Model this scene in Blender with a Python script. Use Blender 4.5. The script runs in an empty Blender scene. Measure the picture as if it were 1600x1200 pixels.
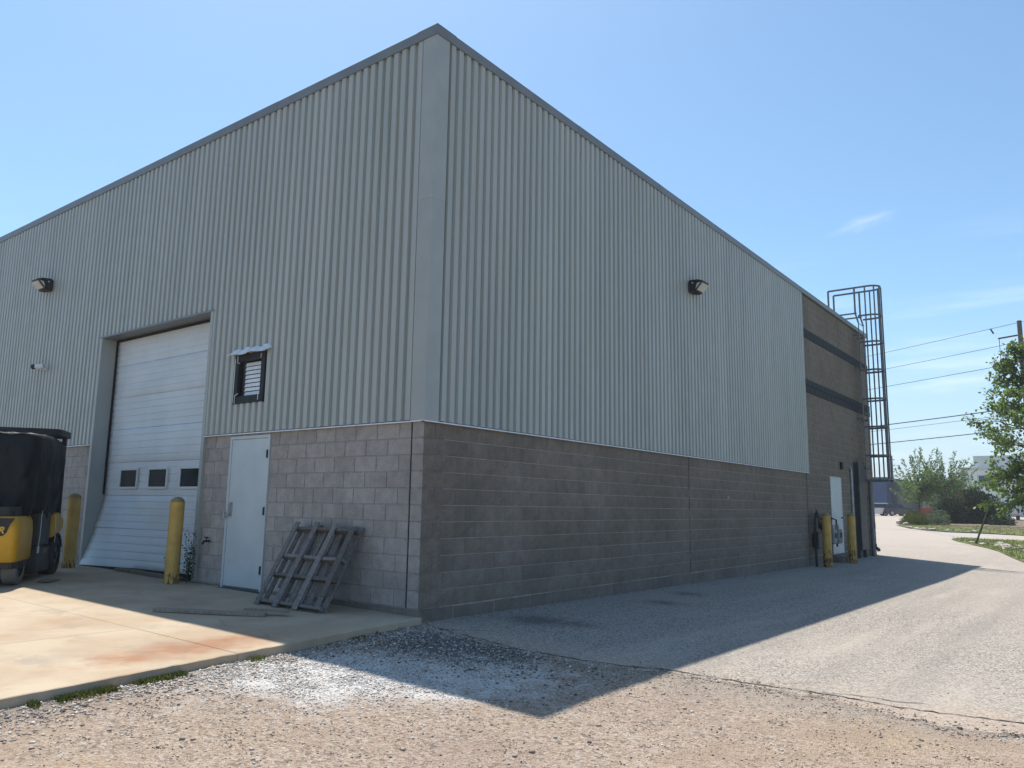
import bpy, bmesh, math, random
import numpy as np
from mathutils import Vector, Matrix, noise as mnoise
random.seed(7); rng = np.random.default_rng(7)
S = bpy.context.scene
COL = S.collection
R = math.radians

# ------------------------------------------------------------------ camera
cam_d = bpy.data.cameras.new('camera'); cam = bpy.data.objects.new('camera', cam_d); COL.objects.link(cam)
cr = Vector((0.79422336, 0.60742373, 0.0156738)); cu = Vector((0.08128445, -0.13177425, 0.98794149))
cf = Vector((-0.60216451, 0.78337217, 0.15403229))
CAM = Vector((6.49774, -6.74198, 1.21159))
m = Matrix(((cr.x, cu.x, -cf.x, CAM.x), (cr.y, cu.y, -cf.y, CAM.y), (cr.z, cu.z, -cf.z, CAM.z), (0, 0, 0, 1)))
cam.matrix_world = m
cam_d.sensor_width = 36; cam_d.lens = 1216.663 / 1600 * 36
cam_d.clip_start = 0.1; cam_d.clip_end = 3000
S.camera = cam
# ------------------------------------------------------------------ light
SUN = Vector((-0.42, 0.27, 1)).normalized()
sun_d = bpy.data.lights.new('sun', 'SUN'); sun = bpy.data.objects.new('sun', sun_d); COL.objects.link(sun)
sun_d.energy = 4.1; sun_d.angle = R(0.55); sun_d.color = (1.0, 0.93, 0.83)
sun.rotation_euler = SUN.to_track_quat('Z', 'Y').to_euler()
W = bpy.data.worlds.new('World'); S.world = W; W.use_nodes = True
nt = W.node_tree; nt.nodes.clear()
sky = nt.nodes.new('ShaderNodeTexSky'); sky.sky_type = 'NISHITA'; sky.sun_disc = False
sky.sun_elevation = math.asin(SUN.z); sky.sun_rotation = math.atan2(SUN.x, SUN.y)
sky.altitude = 200; sky.air_density = 1.0; sky.dust_density = 0.9; sky.ozone_density = 1.0
tc = nt.nodes.new('ShaderNodeTexCoord'); sep = nt.nodes.new('ShaderNodeSeparateXYZ'); nt.links.new(tc.outputs['Generated'], sep.inputs[0])
mp = nt.nodes.new('ShaderNodeMapping'); mp.inputs['Scale'].default_value = (2.2, 2.2, 22); nt.links.new(tc.outputs['Generated'], mp.inputs[0])
cn = nt.nodes.new('ShaderNodeTexNoise'); cn.inputs['Scale'].default_value = 1.6; cn.inputs['Detail'].default_value = 6; cn.inputs['Roughness'].default_value = 0.55
nt.links.new(mp.outputs[0], cn.inputs['Vector'])
r1 = nt.nodes.new('ShaderNodeMapRange'); r1.inputs[1].default_value = .52; r1.inputs[2].default_value = .72; r1.interpolation_type = 'SMOOTHSTEP'
nt.links.new(cn.outputs['Fac'], r1.inputs[0])
r2 = nt.nodes.new('ShaderNodeMapRange'); r2.inputs[1].default_value = .36; r2.inputs[2].default_value = .1; r2.interpolation_type = 'SMOOTHSTEP'
nt.links.new(sep.outputs['Z'], r2.inputs[0])
mu = nt.nodes.new('ShaderNodeMath'); mu.operation = 'MULTIPLY'; nt.links.new(r1.outputs[0], mu.inputs[0]); nt.links.new(r2.outputs[0], mu.inputs[1])
mu2 = nt.nodes.new('ShaderNodeMath'); mu2.operation = 'MULTIPLY'; mu2.inputs[1].default_value = .5; nt.links.new(mu.outputs[0], mu2.inputs[0])
r3 = nt.nodes.new('ShaderNodeMapRange'); r3.inputs[1].default_value = .26; r3.inputs[2].default_value = -.02; r3.inputs[4].default_value = .7; r3.interpolation_type = 'SMOOTHSTEP'
nt.links.new(sep.outputs['Z'], r3.inputs[0])
mx0 = nt.nodes.new('ShaderNodeMixRGB'); nt.links.new(r3.outputs[0], mx0.inputs[0]); nt.links.new(sky.outputs[0], mx0.inputs[1]); mx0.inputs[2].default_value = (4.4, 4.2, 5.2, 1)   # low haze
mx = nt.nodes.new('ShaderNodeMixRGB'); nt.links.new(mu2.outputs[0], mx.inputs[0]); nt.links.new(mx0.outputs[0], mx.inputs[1]); mx.inputs[2].default_value = (6.2, 6.2, 6.8, 1)
def wisp(col, d, a, b_, amt, tilt):
    d = Vector(d).normalized(); u = d.cross(Vector((0, 0, 1))).normalized(); v = u.cross(d).normalized()
    u, v = u * math.cos(tilt) + v * math.sin(tilt), v * math.cos(tilt) - u * math.sin(tilt)
    def dot(w, k):
        q = nt.nodes.new('ShaderNodeVectorMath'); q.operation = 'DOT_PRODUCT'; nt.links.new(tc.outputs['Generated'], q.inputs[0]); q.inputs[1].default_value = tuple(w / k); return q.outputs['Value']
    cb = nt.nodes.new('ShaderNodeCombineXYZ'); nt.links.new(dot(u, a), cb.inputs[0]); nt.links.new(dot(v, b_), cb.inputs[1])
    fw = nt.nodes.new('ShaderNodeMapRange'); nt.links.new(dot(d, 1), fw.inputs[0]); fw.inputs[1].default_value = 0; fw.inputs[2].default_value = .2; fw.inputs[3].default_value = 9; fw.inputs[4].default_value = 0
    nt.links.new(fw.outputs[0], cb.inputs[2])
    ln = nt.nodes.new('ShaderNodeVectorMath'); ln.operation = 'LENGTH'; nt.links.new(cb.outputs[0], ln.inputs[0])
    nz = nt.nodes.new('ShaderNodeTexNoise'); nz.inputs['Scale'].default_value = 1.7; nz.inputs['Detail'].default_value = 5; nt.links.new(cb.outputs[0], nz.inputs['Vector'])
    ad = nt.nodes.new('ShaderNodeMath'); ad.operation = 'MULTIPLY_ADD'; nt.links.new(nz.outputs['Fac'], ad.inputs[0]); ad.inputs[1].default_value = 1.6; nt.links.new(ln.outputs['Value'], ad.inputs[2])
    mr = nt.nodes.new('ShaderNodeMapRange'); mr.interpolation_type = 'SMOOTHSTEP'; nt.links.new(ad.outputs[0], mr.inputs[0]); mr.inputs[1].default_value = 1.75; mr.inputs[2].default_value = .6; mr.inputs[4].default_value = amt
    mm = nt.nodes.new('ShaderNodeMixRGB'); nt.links.new(mr.outputs[0], mm.inputs[0]); nt.links.new(col, mm.inputs[1]); mm.inputs[2].default_value = (6.6, 6.3, 6.7, 1); return mm.outputs[0]
skycol = wisp(mx.outputs[0], (-.2025, .9226, .3282), .05, .011, .30, .2)
skycol = wisp(skycol, (-.13, .981, .1435), .085, .012, .5, .06)
wb = nt.nodes.new('ShaderNodeMixRGB'); wb.blend_type = 'MULTIPLY'; wb.inputs[0].default_value = 1; wb.inputs[2].default_value = (.83, 1.01, 1.045, 1); nt.links.new(skycol, wb.inputs[1])
bg = nt.nodes.new('ShaderNodeBackground'); bg.inputs['Strength'].default_value = 0.108
nt.links.new(wb.outputs[0], bg.inputs['Color'])
wo = nt.nodes.new('ShaderNodeOutputWorld'); nt.links.new(bg.outputs[0], wo.inputs[0])
S.view_settings.view_transform = 'Standard'; S.view_settings.look = 'None'; S.view_settings.gamma = 1
S.view_settings.exposure = 0.66
S.view_settings.use_curve_mapping = False

# ------------------------------------------------------------------ materials
class NT:
    def __init__(s, name):
        s.m = bpy.data.materials.new(name); s.m.use_nodes = True; s.t = s.m.node_tree
        s.b = s.t.nodes['Principled BSDF']; s.o = s.t.nodes['Material Output']
        s._pos = None
    def n(s, ty, **kw):
        q = s.t.nodes.new(ty)
        for k, v in kw.items():
            if k.startswith('_'): setattr(q, k[1:], v)
            else: s.set(q, k, v)
        return q
    def set(s, q, k, v):
        i = q.inputs[int(k[1:])] if (k[0] == 'i' and k[1:].isdigit()) else q.inputs[k.replace('__', ' ')]
        if isinstance(v, bpy.types.NodeSocket): s.t.links.new(v, i)
        else: i.default_value = v
    def pos(s):
        if s._pos is None: s._pos = s.n('ShaderNodeNewGeometry').outputs['Position']
        return s._pos
    def objpos(s): return s.n('ShaderNodeTexCoord').outputs['Object']
    def mapped(s, v, sc): return s.n('ShaderNodeMapping', Vector=v, Scale=sc).outputs[0]
    def noise(s, v, sc, det=4, rough=.55):
        return s.n('ShaderNodeTexNoise', Vector=v, Scale=sc, Detail=det, Roughness=rough).outputs['Fac']
    def vor(s, v, sc, out='Color'):
        return s.n('ShaderNodeTexVoronoi', Vector=v, Scale=sc).outputs[out]
    def ramp(s, f, a, b, lo=0., hi=1.):
        q = s.n('ShaderNodeMapRange', i0=f, i1=a, i2=b, i3=lo, i4=hi); q.interpolation_type = 'SMOOTHSTEP'
        return q.outputs[0]
    def mix(s, f, a, b, mode='MIX'):
        q = s.n('ShaderNodeMixRGB', _blend_type=mode, i0=f)
        for k, v in ((1, a), (2, b)):
            if isinstance(v, bpy.types.NodeSocket): s.t.links.new(v, q.inputs[k])
            else: q.inputs[k].default_value = (*v, 1) if len(v) == 3 else v
        return q.outputs[0]
    def math(s, op, a, b=0.):
        return s.n('ShaderNodeMath', _operation=op, i0=a, i1=b).outputs[0]
    def val(s, f):  # float -> grey colour
        return s.n('ShaderNodeCombineColor', i0=f, i1=f, i2=f).outputs[0]
    def bump(s, h, st, d=.01):
        q = s.n('ShaderNodeBump', Height=h, Strength=st, Distance=d); s.set(s.b, 'Normal', q.outputs[0])
    def fin(s, col, rough=.6, spec=.4, metal=0.):
        if not isinstance(col, bpy.types.NodeSocket): col = (*col, 1)
        s.set(s.b, 'Base Color', col); s.set(s.b, 'Roughness', rough); s.set(s.b, 'Specular IOR Level', spec); s.set(s.b, 'Metallic', metal)
        return s.m

def sc(c, k): return tuple(x * k for x in c)

def plain(name, col, rough=.6, var=.15, scale=6., bump=0., bscale=60., spec=.4, metal=0., objrand=0., wear=None, world=True):
    t = NT(name); p = t.pos() if world else t.objpos()
    f = t.ramp(t.noise(p, scale, 5), .3, .7)
    c = t.mix(f, sc(col, 1 - var), sc(col, 1 + var))
    if wear:   # (colour, threshold, scale)
        w = t.ramp(t.noise(p, wear[2], 6, .65), wear[1], wear[1] + .06)
        c = t.mix(w, c, wear[0])
    if objrand:
        r = t.n('ShaderNodeObjectInfo').outputs['Random']
        c = t.mix(1., c, t.val(t.ramp(r, 0, 1, 1 - objrand, 1 + objrand)), 'MULTIPLY')
    if bump: t.bump(t.noise(p, bscale, 4, .6), bump)
    return t.fin(c, rough, spec, metal)

def m_siding():
    t = NT('painted_siding'); p = t.pos()
    f = t.noise(t.mapped(p, (1.3, 1.3, .12)), 2.0, 4)
    c = t.mix(t.ramp(f, .3, .7), (.345, .375, .35), (.39, .415, .39))
    s = t.ramp(t.noise(t.mapped(p, (14, 14, .25)), 1.2, 4), .56, .75)
    c = t.mix(t.math('MULTIPLY', s, .32), c, (.22, .24, .235))
    spots = t.ramp(t.noise(p, 9, 5, .7), .68, .74)
    c = t.mix(t.math('MULTIPLY', spots, .35), c, (.22, .23, .22))
    r = t.n('ShaderNodeObjectInfo').outputs['Random']
    c = t.mix(1., c, t.val(t.ramp(r, 0, 1, .965, 1.035)), 'MULTIPLY')
    t.bump(t.noise(t.mapped(p, (1, 1, .5)), 1.7, 2), .25, .03)
    return t.fin(c, t.ramp(t.noise(p, 3, 3), .3, .7, .38, .52), .5)

def m_block(name, c1, c2, stain, rough_b, bscale):
    t = NT(name); p = t.pos()
    r = t.n('ShaderNodeObjectInfo').outputs['Random']
    big = t.ramp(t.noise(p, .9, 4), .35, .65)
    c = t.mix(big, c1, c2)
    sp = t.ramp(t.noise(p, 70, 3, .7), .3, .7, .80, 1.20)
    c = t.mix(1., c, t.val(sp), 'MULTIPLY')
    mid = t.ramp(t.noise(p, 6.5, 5, .65), .3, .7, .86, 1.13)
    c = t.mix(1., c, t.val(mid), 'MULTIPLY')
    st = t.ramp(t.noise(t.mapped(p, (1.4, 1.4, .5)), 1.3, 5, .6), .52, .75)
    c = t.mix(t.math('MULTIPLY', st, .55), c, stain)
    c = t.mix(1., c, t.val(t.ramp(r, 0, 1, .93, 1.07)), 'MULTIPLY')
    t.bump(t.noise(p, bscale, 5, .7), rough_b, .012)
    return t.fin(c, .92, .2)

def m_asphalt():
    t = NT('old_asphalt'); p = t.pos()
    ag = t.vor(p, 75); agv = t.n('ShaderNodeSeparateColor', i0=ag).outputs[0]
    c = t.mix(t.ramp(agv, 0, 1), (.115, .105, .095), (.46, .42, .37))
    big = t.ramp(t.noise(p, .28, 5), .35, .68)
    c = t.mix(t.math('MULTIPLY', big, .45), c, (.37, .33, .285))
    fine = t.ramp(t.noise(p, 240, 2), .3, .7, .82, 1.18)
    c = t.mix(1., c, t.val(fine), 'MULTIPLY')
    # wheel tracks worn along the drive
    tr = t.noise(t.mapped(p, (1.5, .09, 1)), 1.1, 4)
    c = t.mix(t.math('MULTIPLY', t.ramp(tr, .5, .72), .35), c, (.20, .185, .168))
    tr2 = t.noise(t.mapped(p, (.9, .12, 1)), 2.3, 4)
    c = t.mix(t.math('MULTIPLY', t.ramp(tr2, .52, .75), .5), c, (.42, .37, .32))
    # colour turns paler further down the drive
    y = t.n('ShaderNodeSeparateXYZ', Vector=p).outputs['Y']
    c = t.mix(t.ramp(y, 6, 45, 0, .75), c, (.42, .365, .315))
    y0 = t.n('ShaderNodeSeparateXYZ', Vector=p).outputs['Y']
    y0 = t.math('ADD', y0, t.math('MULTIPLY', t.math('SUBTRACT', t.noise(p, 1.6, 6, .7), .5), 2.6))
    c = t.mix(t.math('MULTIPLY', t.ramp(y0, .9, -.5), .7), c, t.mix(agv, (.26, .20, .155), (.46, .37, .295)))
    # oil spots
    # worn pits showing the dark binder, and pale dusty skins
    pit = t.noise(p, 9, 6, .75)
    c = t.mix(t.math('MULTIPLY', t.ramp(pit, .60, .70), .5), c, (.12, .11, .10))
    c = t.mix(t.math('MULTIPLY', t.ramp(pit, .40, .30), .35), c, (.46, .42, .37))
    for (ox, oy, rr) in ((.98, 4.25, .30), (.75, 1.3, .42), (1.25, 1.45, .25), (.7, 5.7, .3)):
        q = t.n('ShaderNodeVectorMath', _operation='DISTANCE', i0=p, i1=(ox, oy, -.19)).outputs['Value']
        q = t.math('ADD', q, t.math('MULTIPLY', t.noise(p, 6, 5, .7), .5))
        c = t.mix(t.math('MULTIPLY', t.ramp(q, rr + .42, rr - .1), .6), c, (.06, .057, .055))
    t.bump(t.math('ADD', t.vor(p, 75, 'Distance'), t.noise(p, 180, 2)), .55, .006)
    return t.fin(c, .9, .25)

def m_gravel():
    t = NT('gravel_dirt'); p = t.pos()
    pa = t.n('ShaderNodeSeparateColor', i0=t.vor(p, 42)).outputs[0]
    pb = t.n('ShaderNodeSeparateColor', i0=t.vor(p, 110)).outputs[1]
    c = t.mix(pb, (.235, .18, .14), (.46, .365, .29))
    c = t.mix(t.math('MULTIPLY', t.ramp(pa, .72, .95), .6), c, (.50, .45, .39))
    c = t.mix(t.math('MULTIPLY', t.ramp(pa, .22, .05), .6), c, (.09, .08, .075))
    tone = t.noise(p, .55, 5)
    c = t.mix(t.math('MULTIPLY', t.ramp(tone, .5, .68), .45), c, (.42, .31, .19))
    tone2 = t.noise(t.mapped(p, (1, 1, 1)), 1.1, 4)
    c = t.mix(t.math('MULTIPLY', t.ramp(tone2, .5, .68), .4), c, (.27, .20, .17))
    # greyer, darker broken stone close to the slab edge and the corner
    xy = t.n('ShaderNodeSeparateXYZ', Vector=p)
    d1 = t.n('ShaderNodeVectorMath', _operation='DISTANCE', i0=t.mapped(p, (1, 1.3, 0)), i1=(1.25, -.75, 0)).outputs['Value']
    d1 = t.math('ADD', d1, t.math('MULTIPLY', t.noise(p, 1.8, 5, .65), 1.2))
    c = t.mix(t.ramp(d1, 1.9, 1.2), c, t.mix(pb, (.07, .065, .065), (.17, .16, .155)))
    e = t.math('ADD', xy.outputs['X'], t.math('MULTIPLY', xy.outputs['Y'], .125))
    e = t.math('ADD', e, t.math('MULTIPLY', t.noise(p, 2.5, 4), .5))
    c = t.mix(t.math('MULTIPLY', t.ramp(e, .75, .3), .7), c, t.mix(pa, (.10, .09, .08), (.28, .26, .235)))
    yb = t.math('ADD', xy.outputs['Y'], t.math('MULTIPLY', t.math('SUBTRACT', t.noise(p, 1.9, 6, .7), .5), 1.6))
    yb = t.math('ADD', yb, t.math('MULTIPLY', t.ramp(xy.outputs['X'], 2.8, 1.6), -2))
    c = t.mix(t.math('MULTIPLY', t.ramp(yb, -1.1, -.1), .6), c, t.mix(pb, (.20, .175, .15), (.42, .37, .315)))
    # limestone screenings spilled white
    pr = t.n('ShaderNodeMapping', Vector=p, Rotation=(0, 0, R(-42)), Scale=(1, 1, 0)).outputs[0]
    ctr = Matrix.Rotation(R(-42), 3, 'Z') @ Vector((1.45, -2.15, 0))
    sb = t.n('ShaderNodeVectorMath', _operation='SUBTRACT', i0=pr, i1=tuple(ctr)).outputs[0]
    d2 = t.n('ShaderNodeVectorMath', _operation='LENGTH', i0=t.mapped(sb, (.46, .78, 0))).outputs['Value']
    d2 = t.math('ADD', d2, t.math('MULTIPLY', t.math('SUBTRACT', t.noise(p, 2.6, 6, .7), .5), 1.9))
    c = t.mix(t.math('MULTIPLY', t.ramp(d2, .98, .2), .95), c, t.mix(pb, (.46, .45, .44), (.74, .73, .71)))
    t.bump(t.math('ADD', t.vor(p, 42, 'Distance'), t.math('ADD', t.noise(p, 30, 5, .7), t.vor(p, 110, 'Distance'))), .8, .012)
    return t.fin(c, .95, .2)

def m_concrete():
    t = NT('slab_concrete'); p = t.pos()
    c = t.mix(t.ramp(t.noise(p, .9, 5), .35, .68), (.385, .30, .21), (.46, .38, .28))
    c = t.mix(t.math('MULTIPLY', t.ramp(t.noise(p, 2.3, 5, .65), .5, .7), .4), c, (.30, .255, .215))
    fine = t.ramp(t.noise(p, 160, 3, .7), .3, .7, .9, 1.1)
    c = t.mix(1., c, t.val(fine), 'MULTIPLY')
    # rust wash running across the slab
    pr = t.n('ShaderNodeMapping', Vector=p, Rotation=(0, 0, 0), Scale=(1, 1, 0)).outputs[0]
    ctr = Vector((-.15, -2.75, 0))
    sb = t.n('ShaderNodeVectorMath', _operation='SUBTRACT', i0=pr, i1=tuple(ctr)).outputs[0]
    d = t.n('ShaderNodeVectorMath', _operation='LENGTH', i0=t.mapped(sb, (2.0, .72, 0))).outputs['Value']
    d = t.math('ADD', d, t.math('MULTIPLY', t.math('SUBTRACT', t.noise(t.mapped(p, (1, 1, 1)), 2.2, 6, .7), .5), 1.7))
    c = t.mix(t.math('MULTIPLY', t.ramp(d, 1.0, .1), .85), c, (.29, .125, .055))
    rb = t.ramp(t.noise(t.mapped(p, (1, .6, 1)), 1.4, 6, .7), .54, .7)
    c = t.mix(t.math('MULTIPLY', rb, .42), c, (.36, .21, .125))
    gy = t.ramp(t.noise(t.mapped(p, (.5, 1, 1)), 2.1, 6, .7), .53, .68)
    c = t.mix(t.math('MULTIPLY', gy, .4), c, (.25, .22, .19))
    sp = t.ramp(t.noise(p, 14, 4, .75), .68, .73)
    c = t.mix(t.math('MULTIPLY', sp, .5), c, (.13, .11, .09))
    t.bump(t.math('ADD', t.noise(p, 90, 4, .7), t.noise(p, 5, 3)), .3, .008)
    return t.fin(c, .88, .25)

def m_leaf(name, cols, trans=.45):
    t = NT(name); p = t.pos()
    r = t.n('ShaderNodeNewGeometry').outputs['Random Per Island']
    c = t.mix(t.ramp(r, 0, .6), cols[0], cols[1]); c = t.mix(t.ramp(r, .6, 1), c, cols[2])
    c = t.mix(1., c, t.val(t.ramp(t.noise(p, .8, 3), .3, .7, .75, 1.25)), 'MULTIPLY')
    m_ = t.fin(c, .5, .35)
    tr = t.n('ShaderNodeBsdfTranslucent', Color=t.mix(1., c, (1.5, 1.6, .7), 'MULTIPLY'))
    ms = t.n('ShaderNodeMixShader', i0=trans)
    t.t.links.new(t.b.outputs[0], ms.inputs[1]); t.t.links.new(tr.outputs[0], ms.inputs[2]); t.t.links.new(ms.outputs[0], t.o.inputs[0])
    return m_

def m_wood(name, c1, c2):
    t = NT(name); p = t.objpos(); r = t.n('ShaderNodeObjectInfo').outputs['Random']
    g = t.noise(t.mapped(t.pos(), (18, 18, 2.0)), 3.0, 5, .65)
    c = t.mix(t.ramp(g, .3, .7), c1, c2)
    c = t.mix(1., c, t.val(t.ramp(r, 0, 1, .72, 1.25)), 'MULTIPLY')
    t.bump(g, .5, .006)
    return t.fin(c, .85, .25)

def m_yellow():
    t = NT('bollard_paint'); p = t.pos()
    z = t.n('ShaderNodeSeparateXYZ', Vector=p).outputs['Z']
    c = t.mix(t.ramp(t.noise(p, 5, 5), .3, .7), (.47, .30, .075), (.58, .385, .115))
    low = t.ramp(z, .5, -.1, .0, .21)
    f = t.math('ADD', t.noise(t.mapped(p, (1, 1, .35)), 24, 6, .7), low)
    c = t.mix(t.ramp(f, .66, .72), c, (.13, .055, .022))
    c = t.mix(t.math('MULTIPLY', t.ramp(t.noise(t.mapped(p, (4, 4, .5)), 4, 4), .5, .7), .35), c, (.33, .24, .10))
    t.bump(f, .3, .004)
    return t.fin(c, .6, .35)

M = dict(
    siding=m_siding(),
    trim=plain('trim_metal', (.335, .36, .345), .42, .05, 2.5, objrand=.03, bump=.1, bscale=4),
    coping=plain('coping_metal', (.165, .18, .19), .42, .06, 3, objrand=.04),
    flash=plain('drip_flashing', (.74, .76, .76), .45, .1, 8),
    block=m_block('smooth_block', (.32, .295, .272), (.36, .335, .312), (.25, .24, .23), .22, 90),
    split=m_block('split_face_block', (.185, .158, .132), (.222, .192, .162), (.125, .122, .105), .9, 38),
    foundation=m_block('foundation_block', (.16, .14, .125), (.20, .175, .15), (.09, .085, .08), .35, 60),
    mortar=plain('mortar', (.38, .36, .345), .95, .12, 9, .3, 120, .1),
    mortar_d=plain('mortar_right', (.42, .39, .35), .95, .2, 5, .3, 120, .1),
    core=plain('core_masonry', (.2, .185, .17), .95, .1, 4),
    darkband=plain('dark_painted_block', (.016, .021, .03), .7, .25, 3, .8, 40, .3),
    doorwhite=plain('door_enamel', (.60, .64, .65), .42, .06, 1.6, .1, 3, .45, wear=((.36, .37, .36), .70, 5)),
    doorsteel=plain('steel_door_paint', (.50, .56, .575), .4, .05, 2.5, .1, 2.5, .45, wear=((.3, .3, .29), .71, 7)),
    seal=plain('black_rubber', (.014, .014, .015), .7, .2, 8),
    black=plain('black_metal', (.018, .019, .021), .5, .3, 6),
    dkgrey=plain('dark_grey_steel', (.055, .06, .066), .55, .2, 5, .1, 40),
    pipeg=plain('grey_pipe', (.14, .15, .155), .5, .15, 8),
    gal=plain('ladder_steel', (.13, .14, .155), .5, .2, 9, .1, 50),
    conduit=plain('galvanised_conduit', (.35, .37, .38), .45, .15, 8, metal=.3),
    lens=plain('frosted_lens', (.50, .51, .49), .35, .08, 12),
    white=plain('white_plastic', (.65, .66, .66), .45, .06, 6),
    roughtrim=plain('torn_white_flashing', (.72, .78, .80), .5, .12, 18, .3, 20),
    louver=plain('louver_blade', (.80, .84, .86), .45, .08, 12),
    voidm=plain('vent_box', (.018, .021, .026), .7, .3, 6, .3, 30),
    yellow=m_yellow(),
    fork=plain('forklift_yellow', (.56, .31, .018), .38, .1, 3, wear=((.19, .10, .02), .69, 6), world=False),
    forkgrey=plain('forklift_frame', (.030, .030, .031), .5, .25, 5, .2, 30, world=False),
    tyre=plain('tyre_rubber', (.028, .027, .027), .85, .3, 7, .3, 60, world=False),
    tyredust=plain('dusty_tyre', (.17, .165, .155), .9, .15, 8, .4, 50, world=False),
    tarp=plain('black_tarp', (.0085, .0125, .017), .58, .12, 5, .4, 14, .25, world=False),
    cord=plain('white_cord', (.5, .5, .49), .7, .1, 20, world=False),
    letter=plain('yellow_lettering', (.62, .42, .04), .5, .05, 10, world=False),
    tan=plain('tan_lettering', (.27, .20, .09), .6, .1, 10, world=False),
    pallet=m_wood('weathered_pallet_wood', (.105, .098, .092), (.225, .21, .195)),
    plank=m_wood('grey_plank_wood', (.17, .145, .115), (.28, .24, .19)),
    bark=plain('bark', (.095, .075, .058), .9, .3, 14, .8, 30),
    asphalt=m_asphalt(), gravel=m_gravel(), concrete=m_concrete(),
    joint=plain('joint_dirt', (.22, .185, .145), .95, .3, 12, .5, 60),
    crack=plain('crack_filler', (.045, .042, .04), .95, .3, 20),
    lawn=plain('lawn_turf', (.135, .15, .055), .95, .35, 1.2, .8, 30),
    path=plain('pale_concrete_path', (.36, .33, .30), .9, .1, 1),
    soil=plain('bed_soil', (.16, .12, .085), .95, .35, 3, .8, 20),
    rockm=plain('pale_rock', (.40, .37, .33), .9, .25, 6, .6, 16, objrand=.25),
    blue=plain('blue_cladding', (.010, .042, .135), .6, .12, .3),
    bluedk=plain('navy_cladding', (.007, .020, .055), .6, .12, .3),
    greyb=plain('pale_grey_cladding', (.80, .80, .79), .6, .06, .15),
    greyband=plain('grey_green_cladding', (.55, .60, .58), .6, .06, .15),
    winfar=plain('far_window_glass', (.03, .045, .06), .12, .2, .4, spec=.6),
    carwhite=plain('white_car_paint', (.62, .62, .62), .3, .03, 2, spec=.6, world=False),
    cardark=plain('dark_car_paint', (.016, .022, .033), .25, .1, 2, spec=.7, world=False),
    carglass=plain('car_glass', (.012, .016, .02), .08, .1, 2, spec=.8, world=False),
    chrome=plain('wheel_alloy', (.35, .35, .36), .35, .1, 9, metal=.7, world=False),
    red=plain('red_plastic', (.42, .018, .014), .35, .1, 9),
    signred=plain('red_sign_paint', (.20, .04, .032), .5, .15, 4),
    polewood=plain('pole_wood', (.115, .10, .088), .9, .2, 6, .5, 20),
    wire=plain('wire_black', (.03, .03, .033), .6, .1, 3),
    postgreen=plain('green_steel_post', (.022, .03, .02), .9, .25, 9, spec=.05),
    leaf=m_leaf('maple_leaf', ((.06, .10, .038), (.09, .14, .048), (.135, .19, .06)), .52),
    leaf2=m_leaf('pale_leaf', ((.075, .12, .06), (.105, .155, .08), (.14, .19, .10)), .5),
    leafdk=m_leaf('dark_leaf', ((.010, .021, .011), (.018, .036, .016), (.032, .055, .022)), .25),
    leafred=m_leaf('burgundy_leaf', ((.05, .015, .016), (.075, .024, .022), (.06, .045, .025)), .35),
    leafgrey=m_leaf('silver_leaf', ((.075, .10, .075), (.11, .14, .10), (.16, .19, .15)), .3),
    grassb=m_leaf('grass_blade', ((.09, .12, .035), (.13, .16, .05), (.20, .19, .085)), .4),
    weed=m_leaf('weed_leaf', ((.05, .07, .025), (.08, .10, .035), (.16, .145, .075)), .35),
)
M['glass'] = plain('window_glass', (.018, .028, .032), .25, .5, .9, spec=.04)
PEB = [plain('pebble_' + n, c, .92, .25, 30, .3, 80) for n, c in
       (('tan', (.36, .285, .22)), ('grey', (.25, .225, .20)), ('pale', (.50, .46, .41)), ('dark', (.10, .09, .082)), ('white', (.62, .60, .57)))]

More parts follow.
